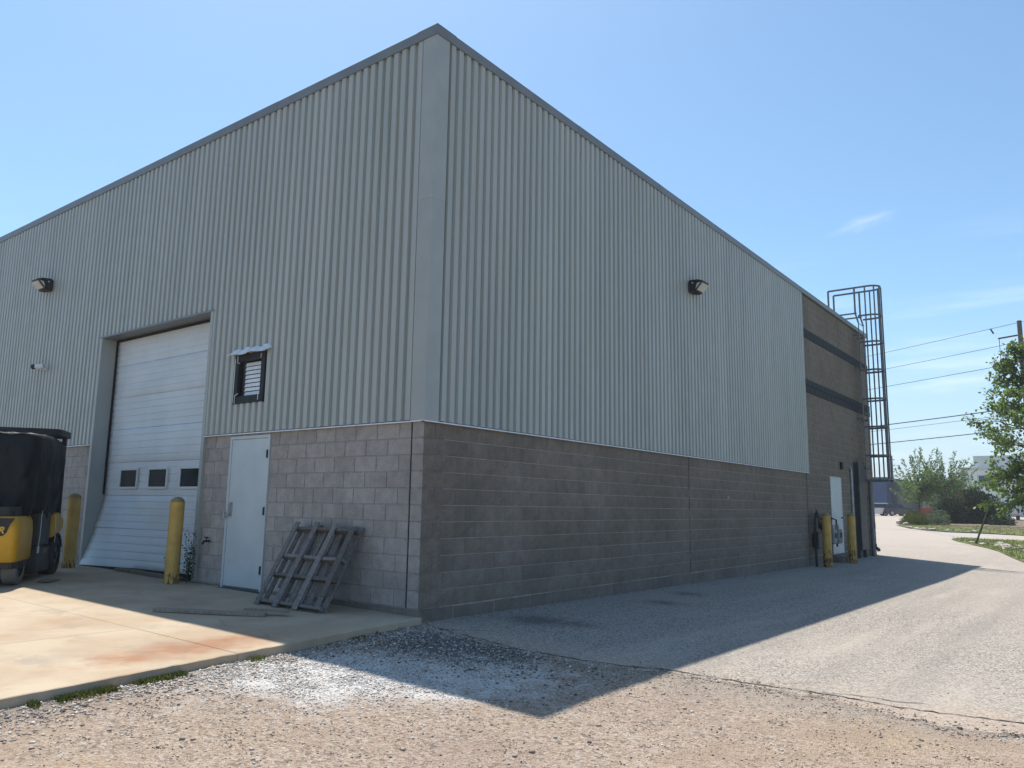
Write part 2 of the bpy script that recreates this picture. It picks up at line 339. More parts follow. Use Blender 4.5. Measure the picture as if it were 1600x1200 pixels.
# ------------------------------------------------------------------ mesh helpers
ORG = {}
class MB:
    def __init__(s): s.v = []; s.f = []; s.mi = []; s.cur = 0
    def add(s, vs, fs):
        o = len(s.v); s.v += [tuple(a) for a in vs]
        for f in fs: s.f.append(tuple(i + o for i in f)); s.mi.append(s.cur)
        return s
    def box(s, a, b, ch=0.):
        x0, y0, z0 = a; x1, y1, z1 = b
        if ch <= 0:
            v = [(x, y, z) for x in (x0, x1) for y in (y0, y1) for z in (z0, z1)]
            return s.add(v, [(0, 1, 3, 2), (4, 6, 7, 5), (0, 4, 5, 1), (2, 3, 7, 6), (0, 2, 6, 4), (1, 5, 7, 3)])
        bm = bmesh.new(); bmesh.ops.create_cube(bm, size=1)
        for q in bm.verts: q.co = Vector(((x0 + x1) / 2 + q.co.x * (x1 - x0), (y0 + y1) / 2 + q.co.y * (y1 - y0), (z0 + z1) / 2 + q.co.z * (z1 - z0)))
        bmesh.ops.bevel(bm, geom=bm.edges[:] + bm.verts[:], offset=ch, segments=1, affect='EDGES', profile=.7)
        return s.bm(bm)
    def bm(s, bm):
        bm.verts.index_update()
        s.add([v.co[:] for v in bm.verts], [[v.index for v in f.verts] for f in bm.faces]); bm.free(); return s
    def ring(s, P, ax, r, n, up=None):
        ax = Vector(ax).normalized(); u = Vector(up) if up else (Vector((0, 0, 1)) if abs(ax.z) < .9 else Vector((1, 0, 0)))
        a = ax.cross(u).normalized(); b = ax.cross(a).normalized()
        return [Vector(P) + a * (r * math.cos(2 * math.pi * i / n)) + b * (r * math.sin(2 * math.pi * i / n)) for i in range(n)]
    def tube(s, pts, rad, n=8, cap=True):
        pts = [Vector(p) for p in pts]; k = len(pts)
        if not hasattr(rad, '__len__'): rad = [rad] * k
        vs = []
        for i, p in enumerate(pts):
            d = (pts[min(i + 1, k - 1)] - pts[max(i - 1, 0)])
            if d.length < 1e-9: d = Vector((0, 0, 1))
            vs += s.ring(p, d, rad[i], n)
        fs = [(i * n + j, i * n + (j + 1) % n, (i + 1) * n + (j + 1) % n, (i + 1) * n + j) for i in range(k - 1) for j in range(n)]
        if cap: fs += [tuple(range(n))[::-1], tuple(range((k - 1) * n, k * n))]
        return s.add(vs, fs)
    def bar(s, a, b, w, h):   # rectangular bar between two points
        a = Vector(a); b = Vector(b); d = (b - a).normalized(); u = Vector((0, 0, 1)) if abs(d.z) < .95 else Vector((0, 1, 0))
        x = d.cross(u).normalized() * (w / 2); y = x.cross(d).normalized() * (h / 2)
        v = [p + sx * x + sy * y for p in (a, b) for sx, sy in ((-1, -1), (1, -1), (1, 1), (-1, 1))]
        return s.add(v, [(0, 3, 2, 1), (4, 5, 6, 7)] + [(i, (i + 1) % 4, 4 + (i + 1) % 4, 4 + i) for i in range(4)])
    def prism(s, pts, d):     # polygon extruded along vector d
        n = len(pts); d = Vector(d); v = [Vector(p) for p in pts] + [Vector(p) + d for p in pts]
        return s.add(v, [tuple(range(n))[::-1], tuple(range(n, 2 * n))] + [(i, (i + 1) % n, n + (i + 1) % n, n + i) for i in range(n)])
    def loft(s, rings, cap=True):
        n = len(rings[0]); v = [p for r in rings for p in r]; k = len(rings)
        f = [(i * n + j, i * n + (j + 1) % n, (i + 1) * n + (j + 1) % n, (i + 1) * n + j) for i in range(k - 1) for j in range(n)]
        if cap: f += [tuple(range(n))[::-1], tuple(range((k - 1) * n, k * n))]
        return s.add(v, f)
    def grid(s, fn, nu, nv):
        v = [fn(i / (nu - 1), j / (nv - 1)) for i in range(nu) for j in range(nv)]
        return s.add(v, [(i * nv + j, (i + 1) * nv + j, (i + 1) * nv + j + 1, i * nv + j + 1) for i in range(nu - 1) for j in range(nv - 1)])
    def mesh(s, name, mats, off=(0, 0, 0), smooth=False, fix=True):
        me = bpy.data.meshes.new(name)
        me.from_pydata([(v[0] - off[0], v[1] - off[1], v[2] - off[2]) for v in s.v], [], s.f)
        for q in (mats if isinstance(mats, (list, tuple)) else [mats]): me.materials.append(q)
        if any(s.mi): me.polygons.foreach_set('material_index', s.mi)
        if fix:
            bm = bmesh.new(); bm.from_mesh(me); bmesh.ops.recalc_face_normals(bm, faces=bm.faces); bm.to_mesh(me); bm.free()
        if smooth:
            me.shade_smooth()
            if smooth != 'all':
                try: me.set_sharp_from_angle(angle=R(40))
                except Exception: pass
        me.update(); return me
    def build(s, name, mats, parent=None, smooth=False, fix=True):
        off = ORG.get(parent.name, (0, 0, 0)) if parent else (0, 0, 0)
        return link(name, s.mesh(name, mats, off, smooth, fix), parent)
    def thing(s, name, mats, base, smooth=False, fix=True):   # top-level single mesh with its origin at its base
        o = link(name, s.mesh(name, mats, base, smooth, fix), None); o.location = base; ORG[o.name] = tuple(base); return o

def link(name, me, parent=None, loc=None):
    o = bpy.data.objects.new(name, me); COL.objects.link(o)
    if parent: o.parent = parent; ORG[o.name] = ORG.get(parent.name, (0, 0, 0))
    if loc is not None:
        g = ORG.get(parent.name, (0, 0, 0)) if parent else (0, 0, 0)
        o.location = (loc[0] - g[0], loc[1] - g[1], loc[2] - g[2])
    return o
def root(name, loc, rz=0.):
    o = bpy.data.objects.new(name, None); COL.objects.link(o); o.location = loc; o.rotation_euler = (0, 0, rz); o.empty_display_size = .2
    ORG[o.name] = tuple(loc) if rz == 0 else (0, 0, 0)
    return o
LOCAL = (0, 0, 0)
def tag(o, label=None, cat=None, group=None, kind=None):
    if label: o['label'] = label
    if cat: o['category'] = cat
    if group: o['group'] = group
    if kind: o['kind'] = kind
    return o
def copy_tree(o, parent=None):
    c = o.copy(); COL.objects.link(c); c.parent = parent; ORG[c.name] = ORG.get(o.name, LOCAL)
    for ch in list(o.children): copy_tree(ch, c)
    return c
def npmesh(name, V, F, mats, mi=None, smooth=False):
    me = bpy.data.meshes.new(name); n = F.shape[1]
    me.vertices.add(len(V)); me.vertices.foreach_set('co', np.ascontiguousarray(V, dtype=np.float32).ravel())
    me.loops.add(F.size); me.loops.foreach_set('vertex_index', np.ascontiguousarray(F, dtype=np.int32).ravel())
    me.polygons.add(len(F)); me.polygons.foreach_set('loop_start', np.arange(0, F.size, n, dtype=np.int32))
    for q in (mats if isinstance(mats, (list, tuple)) else [mats]): me.materials.append(q)
    if mi is not None: me.polygons.foreach_set('material_index', np.ascontiguousarray(mi, dtype=np.int32))
    me.update(calc_edges=True); me.validate()
    if smooth: me.shade_smooth()
    return me

# ------------------------------------------------------------------ ground heights
def gz(x, y):
    z = -.15 - .025 * min(max(x, 0), 4) - .007 * min(max(y, 0), 14)
    return z + min(max((y - 35) / 75, 0), 1) * 1.0
def slabz(x): return -.085 - .0135 * min(max(x, -12), .7)
def edge_x(y): return .06 - .118 * y       # right-hand edge of the concrete apron
AE = [(-.2, .02), (0, -.02), (.66, -.21), (1.54, -.40), (2.3, -.43), (2.79, -.33), (3.2, -.14), (4.01, -.13), (4.56, -.13), (5.11, -.3), (5.53, -.4), (5.9, -.3), (7.5, -.6), (10, -1.2), (16, -3)]
def asph_edge(x):
    for (a, b), (c, d) in zip(AE, AE[1:]):
        if x <= c: return b + (d - b) * (x - a) / (c - a)
    return AE[-1][1]

def sheet(name, xs, ys, zf, mat_, kind='structure'):
    b = MB(); b.v = [(x, y, zf(x, y)) for x in xs for y in ys]; ny = len(ys)
    b.f = [(i * ny + j, (i + 1) * ny + j, (i + 1) * ny + j + 1, i * ny + j + 1) for i in range(len(xs) - 1) for j in range(ny - 1)]; b.mi = [0] * len(b.f)
    o = link(name, b.mesh(name, mat_, fix=False), None); o['kind'] = kind; return o
def wob(x, y): return .012 * math.sin(3.1 * x + 1.3 * y) * math.sin(2.3 * y - .7 * x) + .006 * math.sin(9 * x + 4 * y) * math.sin(7 * y - 3 * x)
xs = sorted(set([-700, -400, -200, -120, -80, -60, -40, -24, -12, -6] + [round(-3 + .2 * i, 3) for i in range(71)] + [12, 15, 20, 30, 50, 100, 200, 400, 700]))
ys = sorted(set([-300, -100, -50, -25, -15] + [round(-9 + .2 * i, 3) for i in range(61)] + [3.5, 5, 7, 10, 14, 20, 28, 35, 42, 50, 60, 70, 80, 90, 100, 110, 130, 200, 400, 900]))
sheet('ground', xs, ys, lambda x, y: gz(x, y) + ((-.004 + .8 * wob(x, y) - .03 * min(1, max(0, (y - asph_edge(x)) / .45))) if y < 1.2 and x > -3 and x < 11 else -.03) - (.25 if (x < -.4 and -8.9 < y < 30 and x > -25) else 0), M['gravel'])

# asphalt drive: ragged front edge lying a little proud of the gravel
ax_ = [round(-.0 + .08 * i, 3) for i in range(100)] + [8.5, 9.5, 11, 14, 18, 26, 40]
rr = random.Random(3); jit = [rr.uniform(-.035, .035) for _ in ax_]
b = MB(); rows = 30; tlist = [0, .03, .12, .3, .6, 1.2, 2, 3, 5, 8, 11, 14, 18, 22, 26, 30, 35]
V = []
for i, x in enumerate(ax_):
    e = asph_edge(x) + jit[i]
    V.append((x, e - .03, gz(x, e) - .02))
    for t_ in tlist[:]:
        y = e + t_ if t_ < 3 else max(e + 3, t_)
        V.append((x, y, gz(x, y) + .004))
nc = len(tlist) + 1
b.v = V; b.f = [(i * nc + j, (i + 1) * nc + j, (i + 1) * nc + j + 1, i * nc + j + 1) for i in range(len(ax_) - 1) for j in range(nc - 1)]; b.mi = [0] * len(b.f)
drive = link('asphalt_drive', b.mesh('asphalt_drive', M['asphalt'], fix=False)); drive['kind'] = 'structure'
far = sheet('parking_lot', [-160, -110, -70, -45, -30, -20, -12, -6, 0, 6, 12, 20, 40], [35, 40, 45, 50, 55, 60, 65, 70, 75, 80, 85, 90, 95, 100, 105, 110, 118, 140], lambda x, y: gz(x, y) + .004, M['asphalt'])
sheet('rear_yard', [-160, -100, -60, -30, -12, -.5, 0], [22.3, 25, 30, 35], lambda x, y: gz(x, y) + .004, M['asphalt'])

def crack(pts, w, seed):
    r_ = random.Random(seed); P = []
    for (a, b_) in zip(pts, pts[1:]):
        n = max(2, int(math.dist(a, b_) / .06))
        for i in range(n): P.append([a[0] + (b_[0] - a[0]) * i / n + r_.uniform(-.018, .018), a[1] + (b_[1] - a[1]) * i / n + r_.uniform(-.022, .022)])
    P.append(list(pts[-1])); q = MB(); L = []
    for i, p in enumerate(P):
        ww = w * r_.uniform(.35, 1.2) * (1 if 1 < i < len(P) - 2 else .3)
        L += [(p[0], p[1] - ww, gz(*p) + .0085), (p[0], p[1] + ww, gz(*p) + .0085)]
    q.add(L, [(2 * i, 2 * i + 2, 2 * i + 3, 2 * i + 1) for i in range(len(P) - 1)])
    return q.build('crack', M['crack'], drive, fix=False)
crack([(.7, -.14), (1.0, -.2), (1.7, -.34), (2.3, -.33), (2.79, -.25), (3.2, -.08), (3.6, -.06), (4.05, -.02), (4.6, .02), (5.1, -.06), (5.5, -.02), (6.6, .15)], .0125, 1)
crack([(4.45, .02), (4.75, .14), (5.0, .12), (5.3, .22)], .007, 2)
crack([(4.0, .0), (4.25, .3), (4.4, .42)], .005, 3)
crack([(.35, -.1), (.66, .0), (.9, .25)], .008, 4)
crack([(-.0, .05), (.3, -.05), (.7, -.16)], .014, 5)

# concrete apron, cast in panels
apron = root('concrete_apron', (0, 0, 0)); apron['kind'] = 'structure'
q = MB()
q.add([(x, y, slabz(x) - .006) for x, y in ((-24, -.1), (-12, -.1), (.0, -.1), (-24, -8.9), (-12, -8.9), (.9, -8.9))], [(0, 3, 4, 1), (1, 4, 5, 2)]); q.build('joint_filler', M['joint'], apron, fix=False)
pr_ = random.Random(5)
for (ya, yb) in ((0, -2.6), (-2.6, -5.7), (-5.7, -9)):
    cuts = [-24, -16.2, -8.4, -1.4, None]
    for xa, xb in zip(cuts, cuts[1:]):
        g = .0025; e0 = edge_x(ya) if xb is None else xb; e1 = edge_x(yb) if xb is None else xb
        dz = pr_.uniform(-.003, .003)
        y0 = ya - (g if ya else .0) ; y1 = yb + g
        q = MB()
        def sl(x): return slabz(x) + dz
        ed = .006
        ne = 40 if xb is None else 1
        jt_ = [pr_.uniform(-.010, .004) + (-.03 * pr_.random() if pr_.random() < .08 else 0) if xb is None and 0 < k < ne else 0 for k in range(ne + 1)]
        eg = [(e1 + (e0 - e1) * k / ne - g + jt_[k], y1 + (y0 - y1) * k / ne) for k in range(ne + 1)]
        ring0 = [(xa + g, y1)] + eg + [(xa + g, y0)]
        top = [(xa + g + ed, y1 + ed)] + [(x - ed * (1 + 1.5 * pr_.random() * (ne > 1)), y + (ed if k == 0 else -ed if k == ne else 0)) for k, (x, y) in enumerate(eg)] + [(xa + g + ed, y0 - ed)]
        q.loft([[(x, y, -.5) for x, y in ring0], [(x, y, sl(x) - ed) for x, y in ring0], [(x, y, sl(x)) for x, y in top]])
        q.build('slab_panel', M['concrete'], apron)

def slab_crack(pts, w, seed):
    r_ = random.Random(seed); L = []
    for a, b_ in zip(pts, pts[1:]):
        n = max(2, int(math.dist(a, b_) / .07))
        for i in range(n):
            x = a[0] + (b_[0] - a[0]) * i / n + r_.uniform(-.012, .012); y = a[1] + (b_[1] - a[1]) * i / n + r_.uniform(-.012, .012); ww = w * r_.uniform(.4, 1.2)
            L += [(x - ww * .7, y - ww, slabz(x) + .0062), (x + ww * .7, y + ww, slabz(x) + .0062)]
    q = MB(); q.add(L, [(2 * i, 2 * i + 2, 2 * i + 3, 2 * i + 1) for i in range(len(L) // 2 - 1)]); q.build('crack', M['joint'], apron, fix=False)
slab_crack([(-3.2, -2.2), (-2.9, -2.7), (-3.0, -3.3), (-2.7, -3.9)], .0035, 31)
slab_crack([(-1.35, -1.7), (-.9, -1.9), (-.5, -1.8), (.1, -2.0)], .003, 32)

# gravel: loose stones, many thousands
def pebbles():
    base = np.array([(1, 0, 0), (-1, 0, 0), (0, 1, 0), (0, -1, 0), (0, 0, 1), (0, 0, -1)], float)
    tri = np.array([(0, 2, 4), (2, 1, 4), (1, 3, 4), (3, 0, 4), (2, 0, 5), (1, 2, 5), (3, 1, 5), (0, 3, 5)])
    P = []; size = []; mi = []
    def put(n, fx, s0, s1, w):
        k = 0
        while k < n:
            x, y = fx()
            if x < edge_x(y) + .02 and y < .05: continue
            P.append((x, y)); size.append(s0 + (s1 - s0) * rng.random() ** 3.2); mi.append(rng.choice(5, p=w)); k += 1
    U = rng.uniform; gen = [.50, .26, .15, .05, .04]
    def front():
        while True:
            x = U(-.2, 8); y = U(-6.5, .1)
            if mnoise.noise((x * 1.1, y * 1.1, 0)) + .5 * mnoise.noise((x * 3.3, y * 3.3, 4)) < U(-.75, .45): continue
            if y < asph_edge(x) + .1 and (x - 6.5) ** 2 + (y + 6.74) ** 2 > 3: return x, y
    put(34000, front, .0022, .0092, gen)
    put(240, front, .010, .022, [.4, .35, .15, .1, 0])
    def white():
        a, c = rng.normal(0, .62), rng.normal(0, .38); th = R(-48)
        a *= 1.2; c *= 1.25; return 1.45 + a * math.cos(th) - c * math.sin(th), -2.15 - (a * math.sin(th) + c * math.cos(th)) * .95
    def white_ok():
        while True:
            x, y = white()
            if y < asph_edge(x): return x, y
    put(15000, white_ok, .003, .012, [.04, .10, .30, 0, .56])
    def slabside():
        y = U(-5.2, -.1); return edge_x(y) + .02 + abs(rng.normal(0, .28)), y
    put(5000, slabside, .004, .019, [.30, .30, .30, .05, .05])
    def corner():
        while True:
            x = rng.normal(1.2, .8); y = rng.normal(-.8, .5)
            if y < asph_edge(x) + .04: return x, y
    put(6000, corner, .004, .016, [.10, .36, .10, .36, .08])
    def edge():
        x = U(0, 7.5); return x, asph_edge(x) + rng.normal(-.04, .13)
    put(4000, edge, .003, .013, [.4, .36, .17, .05, .02])
    def wallside():
        return abs(rng.normal(0, .09)) + .01, U(0, 14.5)
    put(2200, wallside, .002, .010, [.3, .35, .15, .2, 0])
    def road():
        x = U(.3, 9); y = U(-.2, 9); return x, y
    put(3000, road, .002, .009, [.25, .3, .15, .3, 0])
    P = np.array(P); size = np.array(size); mi = np.array(mi); n = len(P)
    z = np.array([gz(x, y) + (.8 * wob(x, y) - .004 if y < asph_edge(x) else .004) for x, y in P])
    sh = base[None] * (.65 + .7 * rng.random((n, 6, 1)))
    sh = sh + rng.normal(0, .16, (n, 6, 3))
    sh = sh * np.stack([.8 + .5 * rng.random(n), .8 + .5 * rng.random(n), .45 + .35 * rng.random(n)], -1)[:, None]
    th = rng.random(n) * 6.28; c, s_ = np.cos(th), np.sin(th)
    x = sh[:, :, 0] * c[:, None] - sh[:, :, 1] * s_[:, None]; y = sh[:, :, 0] * s_[:, None] + sh[:, :, 1] * c[:, None]
    V = np.stack([x, y, sh[:, :, 2]], -1) * size[:, None, None] + np.stack([P[:, 0], P[:, 1], z + size * .22], -1)[:, None]
    F = (tri[None] + np.arange(n)[:, None, None] * 6).reshape(-1, 3)
    o = link('gravel', npmesh('gravel', V.reshape(-1, 3), F, PEB, np.repeat(mi, 8))); o['kind'] = 'stuff'
pebbles()

# ------------------------------------------------------------------ warehouse
WH = tag(root('warehouse', (0, 0, 0)), 'large grey corrugated metal warehouse on a concrete block base', 'warehouse')
YE = 22.07; HT = 7.22; XL = -24.0
def holed(u0, u1, v0, v1, holes):
    us = sorted({u0, u1, *[h[0] for h in holes], *[h[1] for h in holes]}); vs = sorted({v0, v1, *[h[2] for h in holes], *[h[3] for h in holes]})
    for a, b_ in zip(us, us[1:]):
        run = None
        for c, d in zip(vs, vs[1:]):
            mu_, mv = (a + b_) / 2, (c + d) / 2
            if any(h[0] < mu_ < h[1] and h[2] < mv < h[3] for h in holes):
                if run: yield a, b_, run[0], run[1]
                run = None
            else: run = (run[0], d) if run else (c, d)
        if run: yield a, b_, run[0], run[1]
GX0, GX1, GZ1 = -8.385, -4.755, 4.2
VX0, VX1, VZ0, VZ1 = -3.93, -3.24, 2.69, 3.37
q = MB()
for a, b_, c, d in holed(XL, -.02, -.6, HT - .05, [(GX0 - .02, GX1 + .02, -.6, GZ1 + .02), (VX0, VX1, VZ0, VZ1)]): q.box((a, .0115, c), (b_, .35, d))
q.build('left_core_wall', M['mortar'], WH)
q = MB()
q.box((-.35, .36, -.6), (-.0115, YE - .02, HT - .05)); q.build('right_core_wall', M['mortar_d'], WH)
q = MB(); q.box((XL, YE - .3, -.6), (-.36, YE - .012, HT - .05)); q.box((XL, .36, -.6), (XL + .3, YE - .31, HT - .05)); q.build('back_wall', M['core'], WH)
q = MB(); q.box((XL, .3, 6.9), (-.02, YE - .02, 7.05)); q.build('roof', M['core'], WH)
q = MB(); q.box((XL + .4, .4, -.05), (-.4, YE - .4, .0)); q.build('interior_floor', M['core'], WH)

# block bond ---------------------------------------------------------------
def block_mesh(name, mat_, rough):
    w, h, d, ch = .391, .191, .05, .006
    q = MB()
    if not rough:
        q.loft([[(0, d, 0), (w, d, 0), (w, d, h), (0, d, h)], [(0, ch, 0), (w, ch, 0), (w, ch, h), (0, ch, h)], [(ch, 0, ch), (w - ch, 0, ch), (w - ch, 0, h - ch), (ch, 0, h - ch)]], cap=False)
        q.f.append((8, 9, 10, 11)); q.mi.append(0)
    else:
        nx, nz = 6, 4; rj = random.Random(rough)
        def fn(u, v):
            e = min(u, 1 - u) < .02 or min(v, 1 - v) < .02
            return (u * w, 0.004 if e else -.004 + rj.uniform(-.008, .006), v * h)
        q.grid(fn, nx, nz)
        q.loft([[(0, d, 0), (w, d, 0), (w, d, h), (0, d, h)], [(0, .004, 0), (w, .004, 0), (w, .004, h), (0, .004, h)]], cap=False)
    return q.mesh(name, mat_)
def runs(u0, u1, z0, nrow, holes, first=.2, rowh=.2):
    for k in range(nrow):
        c, d = z0 + k * rowh, z0 + (k + 1) * rowh
        u = u0; w = first if k % 2 == 0 else .4
        while u < u1 - .02:
            a, b_ = u, min(u + w, u1); w = .4; u = b_
            segs = [(a, b_)]
            for h in holes:
                if h[2] < (c + d) / 2 < h[3]:
                    ns = []
                    for s0, s1 in segs:
                        if h[1] <= s0 or h[0] >= s1: ns.append((s0, s1))
                        else:
                            if h[0] - s0 > .03: ns.append((s0, h[0]))
                            if s1 - h[1] > .03: ns.append((h[1], s1))
                    segs = ns
            for s0, s1 in segs: yield s0, s1, c, d
bm_s = block_mesh('smooth_block', M['block'], 0)
bm_r = [block_mesh('split_block', M['split'], i + 1) for i in range(4)]
def put_left(me, a, b_, c, parent):
    o = link('block', me, parent, (a + .0045, .0, c + .0045)); o.scale = ((b_ - a - .009) / .391, 1, 1)
def put_right(me, a, b_, c, parent, zs=1.):
    o = link('block', me, parent, (.0, a + .002, c + .0045)); o.rotation_euler = (0, 0, R(90)); o.scale = ((b_ - a - .004) / .391, 1, zs)
# left wall (faces the apron)
LW = link('left_block_wall', None, WH); RW = link('right_block_wall', None, WH)
cnt = 0; rest = MB()
for k in range(11): put_left(bm_s, -.2, 0, .2 * k, LW); cnt += 1
door_hole = (-4.0, -3.01, -1, 2.16)
for a, b_, c, d in runs(.214, 4.69, 0, 11, [(3.01, 4.0, -1, 2.16)], .2):   # mirrored coordinate u = -x
    put_left(bm_s, -b_, -a, c, LW); cnt += 1
for a, b_, c, d in runs(8.45, 10.25, 0, 11, [], .2): put_left(bm_s, -b_, -a, c, LW); cnt += 1
def smooth_into(q, a, b_, c, d):
    ch = .005
    q.loft([[(a, .04, c), (b_, .04, c), (b_, .04, d), (a, .04, d)], [(a, ch, c), (b_, ch, c), (b_, ch, d), (a, ch, d)], [(a + ch, 0, c + ch), (b_ - ch, 0, c + ch), (b_ - ch, 0, d - ch), (a + ch, 0, d - ch)]])
for a, b_, c, d in runs(10.25, 15.8, 0, 11, [], .4): smooth_into(rest, -b_ + .0045, -a - .0045, c + .0045, d - .0045)
rest.build('block', M['block'], LW)['kind'] = 'stuff'
# right wall (split face): nearest ones single
q = MB(); zone = 14.72; rb = random.Random(11); rest = MB()
def split_into(q, a, b_, c, d):
    n = 3
    fr = [[(rb.uniform(-.004, .012) if 0 < i < 3 and 0 < j < 2 else -.003, a + (b_ - a) * i / 3, c + (d - c) * j / 2) for j in range(3)] for i in range(4)]
    v = [p for r_ in fr for p in r_]
    f = [(i * 3 + j, (i + 1) * 3 + j, (i + 1) * 3 + j + 1, i * 3 + j + 1) for i in range(3) for j in range(2)]
    o = len(v); v += [(-.05, a, c), (-.05, b_, c), (-.05, b_, d), (-.05, a, d)]
    f += [(0, o, o + 1, 9), (9, o + 1, o + 2, 11), (11, o + 2, o + 3, 2), (2, o + 3, o, 0)]
    q.add(v, f)
allr = sorted(runs(.0, zone, 0, 11, [], .2), key=lambda r_: r_[0])
for a, b_, c, d in allr:
    if cnt < 298: put_right(rb.choice(bm_r), a, b_, c, RW); cnt += 1
    else: split_into(rest, a + .002, b_ - .002, c + .0045, d - .0045)
DY0, DY1 = 16.92, 17.96
dh = [(DY0 - .05, DY1 + .05, -.03, 2.19)]
for a, b_, c, d in runs(zone + .02, YE, 0, 36, dh, .2): split_into(rest, a + .002, b_ - .002, c + .0045, d - .0045)
rest.build('block', M['split'], RW, fix=True)['kind'] = 'stuff'
# foundation course under the right wall
yy = 0.0; rf = random.Random(4)
while yy < YE - .05:
    w = rf.choice([.42, .62, .62, .8]); y1 = min(yy + w, YE)
    MB().box((-.05, yy + .005, -.55), (-.004 + rf.uniform(-.003, .003), y1 - .005, -.008 + rf.uniform(-.004, .004)), .006).build('foundation_block', M['foundation'], RW); yy = y1
MB().box((-24, -.003, -.5), (-8.5, .03, -.006)).box((-4.66, -.003, -.5), (-.002, .03, -.006)).build('foundation_strip', M['foundation'], LW)
# dark bands on the far masonry, tall as two courses and one
for z0, z1 in ((4.42, 4.61), (4.615, 4.80), (5.97, 6.23)):
    q = MB()
    for a, b_, c, d in runs(zone + .03, YE + .01, z0, 1, [], .4 if z0 != 4.42 else .2, z1 - z0):
        q.box((-.03, a + .003, c + .003), (.018, b_ - .003, d - .003), .006)
    q.build('dark_band', M['darkband'], RW)
# dark control joint between the two masonry fields
MB().box((-.01, zone + .001, -.2), (.003, zone + .02, 2.2)).build('control_joint', M['seal'], RW)
MB().box((-.01, 7.364, .0), (.003, 7.371, 2.19)).build('control_joint', M['seal'], RW)
MB().box((-.2105, .001, .0), (-.2035, .012, 2.2)).build('control_joint', M['seal'], LW)

# corrugated siding -----------------------------------------------------------
def panel_mesh(pitch, nrib, z0, z1, cut=None):
    prof = []
    for k in range(nrib):
        o = k * pitch
        prof += [(o, 0), (o + pitch * .26, 0), (o + pitch * .36, -.040), (o + pitch * .88, -.040), (o + pitch * .98, 0)]
    prof.append((nrib * pitch, 0))
    if cut:
        for cx in cut[:2]:
            for i in range(len(prof) - 1):
                (a, ya), (b_, yb) = prof[i], prof[i + 1]
                if a < cx < b_: prof.insert(i + 1, (cx, ya + (yb - ya) * (cx - a) / (b_ - a))); break
    q = MB()
    for (a, ya), (b_, yb) in zip(prof, prof[1:]):
        mid = (a + b_) / 2
        zz = [(z0, z1)]
        if cut and cut[0] < mid < cut[1]: zz = [(z0, cut[2]), (cut[3], z1)]
        for c, d in zz: q.add([(a, ya, c), (b_, yb, c), (b_, yb, d), (a, ya, d)], [(0, 1, 2, 3)])
    me = q.mesh('siding_panel', M['siding'], fix=False); return me
PL = .152; ZB = 2.215; ZT = 7.23
full = panel_mesh(PL, 6, ZB, ZT); over = panel_mesh(PL, 6, GZ1 + .03, ZT)
xr = -.19; k = 0
while xr > -23.5:
    xa = xr - 6 * PL; me = full
    if -8.41 < xa and xr < -4.74: me = over
    elif xa < VX1 and xr > VX0:
        me = panel_mesh(PL, 6, ZB, ZT, (max(VX0 - xa, -1), min(VX1 - xa, 9), VZ0, VZ1))
    link('siding_panel', me, WH, (xa, -.006 - .0006 * (k % 2), 0)); xr = xa; k += 1
PR = .15167; yr = .19; k = 0
fr = panel_mesh(PR, 6, ZB, ZT)
while yr < 14.7:
    o = link('siding_panel', fr, WH, (.006 + .0006 * (k % 2), yr, 0)); o.rotation_euler = (0, 0, R(90)); yr += 6 * PR; k += 1
SEND = yr
# trims
def ltrim(name, z0, z1, w, mat_): # L shaped corner trim
    q = MB(); t_ = .006
    q.prism([(-w, -.047, z0), (.047, -.047, z0), (.047, w, z0), (.047 - t_, w, z0), (.047 - t_, -.047 + t_, z0), (-w, -.047 + t_, z0)], (0, 0, z1 - z0))
    return q.build(name, mat_, WH)
ltrim('corner_trim', 2.205, 5.05, .193, M['trim'])
q = MB(); t_ = .006; q.prism([(-.193, -.050, 5.0), (.050, -.050, 5.0), (.050, .193, 5.0), (.044, .193, 5.0), (.044, -.044, 5.0), (-.193, -.044, 5.0)], (0, 0, 2.22)); q.build('corner_trim', M['trim'], WH)
MB().box((-.01, SEND - .002, 2.205), (.047, SEND + .07, 7.22)).build('end_trim', M['trim'], WH)
# drip flashing under the siding
for xa, xb in ((-23.5, -8.47), (-4.67, -.001)):
    MB().prism([(xa, .02, 2.2135), (xa, -.052, 2.2035), (xa, -.056, 2.188), (xa, -.050, 2.188), (xa, -.046, 2.1985), (xa, .02, 2.2085)], (xb - xa, 0, 0)).build('drip_flashing', M['flash'], WH)
MB().prism([(-.02, -.056, 2.2135), (.052, -.056, 2.2035), (.056, -.056, 2.188), (.050, -.056, 2.188), (.046, -.056, 2.1985), (-.02, -.056, 2.2085)], (0, SEND + .12, 0)).build('drip_flashing', M['flash'], WH)
# coping in lengths with lapped joints
def coping_x(xa, xb, lift):
    MB().prism([(xa, -.062 - lift, 7.212), (xa, -.062 - lift, 7.345 + lift), (xa, .34, 7.375 + lift), (xa, .34, 7.2), (xa, .3, 7.2), (xa, .3, 7.21), (xa, -.03, 7.212)], (xb - xa, 0, 0)).build('coping', M['coping'], WH)
def coping_y(ya, yb, lift):
    MB().prism([(.062 + lift, ya, 7.212), (.062 + lift, ya, 7.345 + lift), (-.34, ya, 7.375 + lift), (-.34, ya, 7.2), (-.3, ya, 7.2), (-.3, ya, 7.21), (.03, ya, 7.212)], (0, yb - ya, 0)).build('coping', M['coping'], WH)
x = -.0; i = 0
MB().loft([[(-.3, -.064, z), (.064, -.064, z), (.064, .3, z), (-.3, .3, z)] for z in (7.212, 7.35)]).build('coping_corner', M['coping'], WH)
x = -.3
while x > -23.5: coping_x(x - 3.0, x - .003, .0015 * (i % 2)); x -= 3.0; i += 1
y = .3
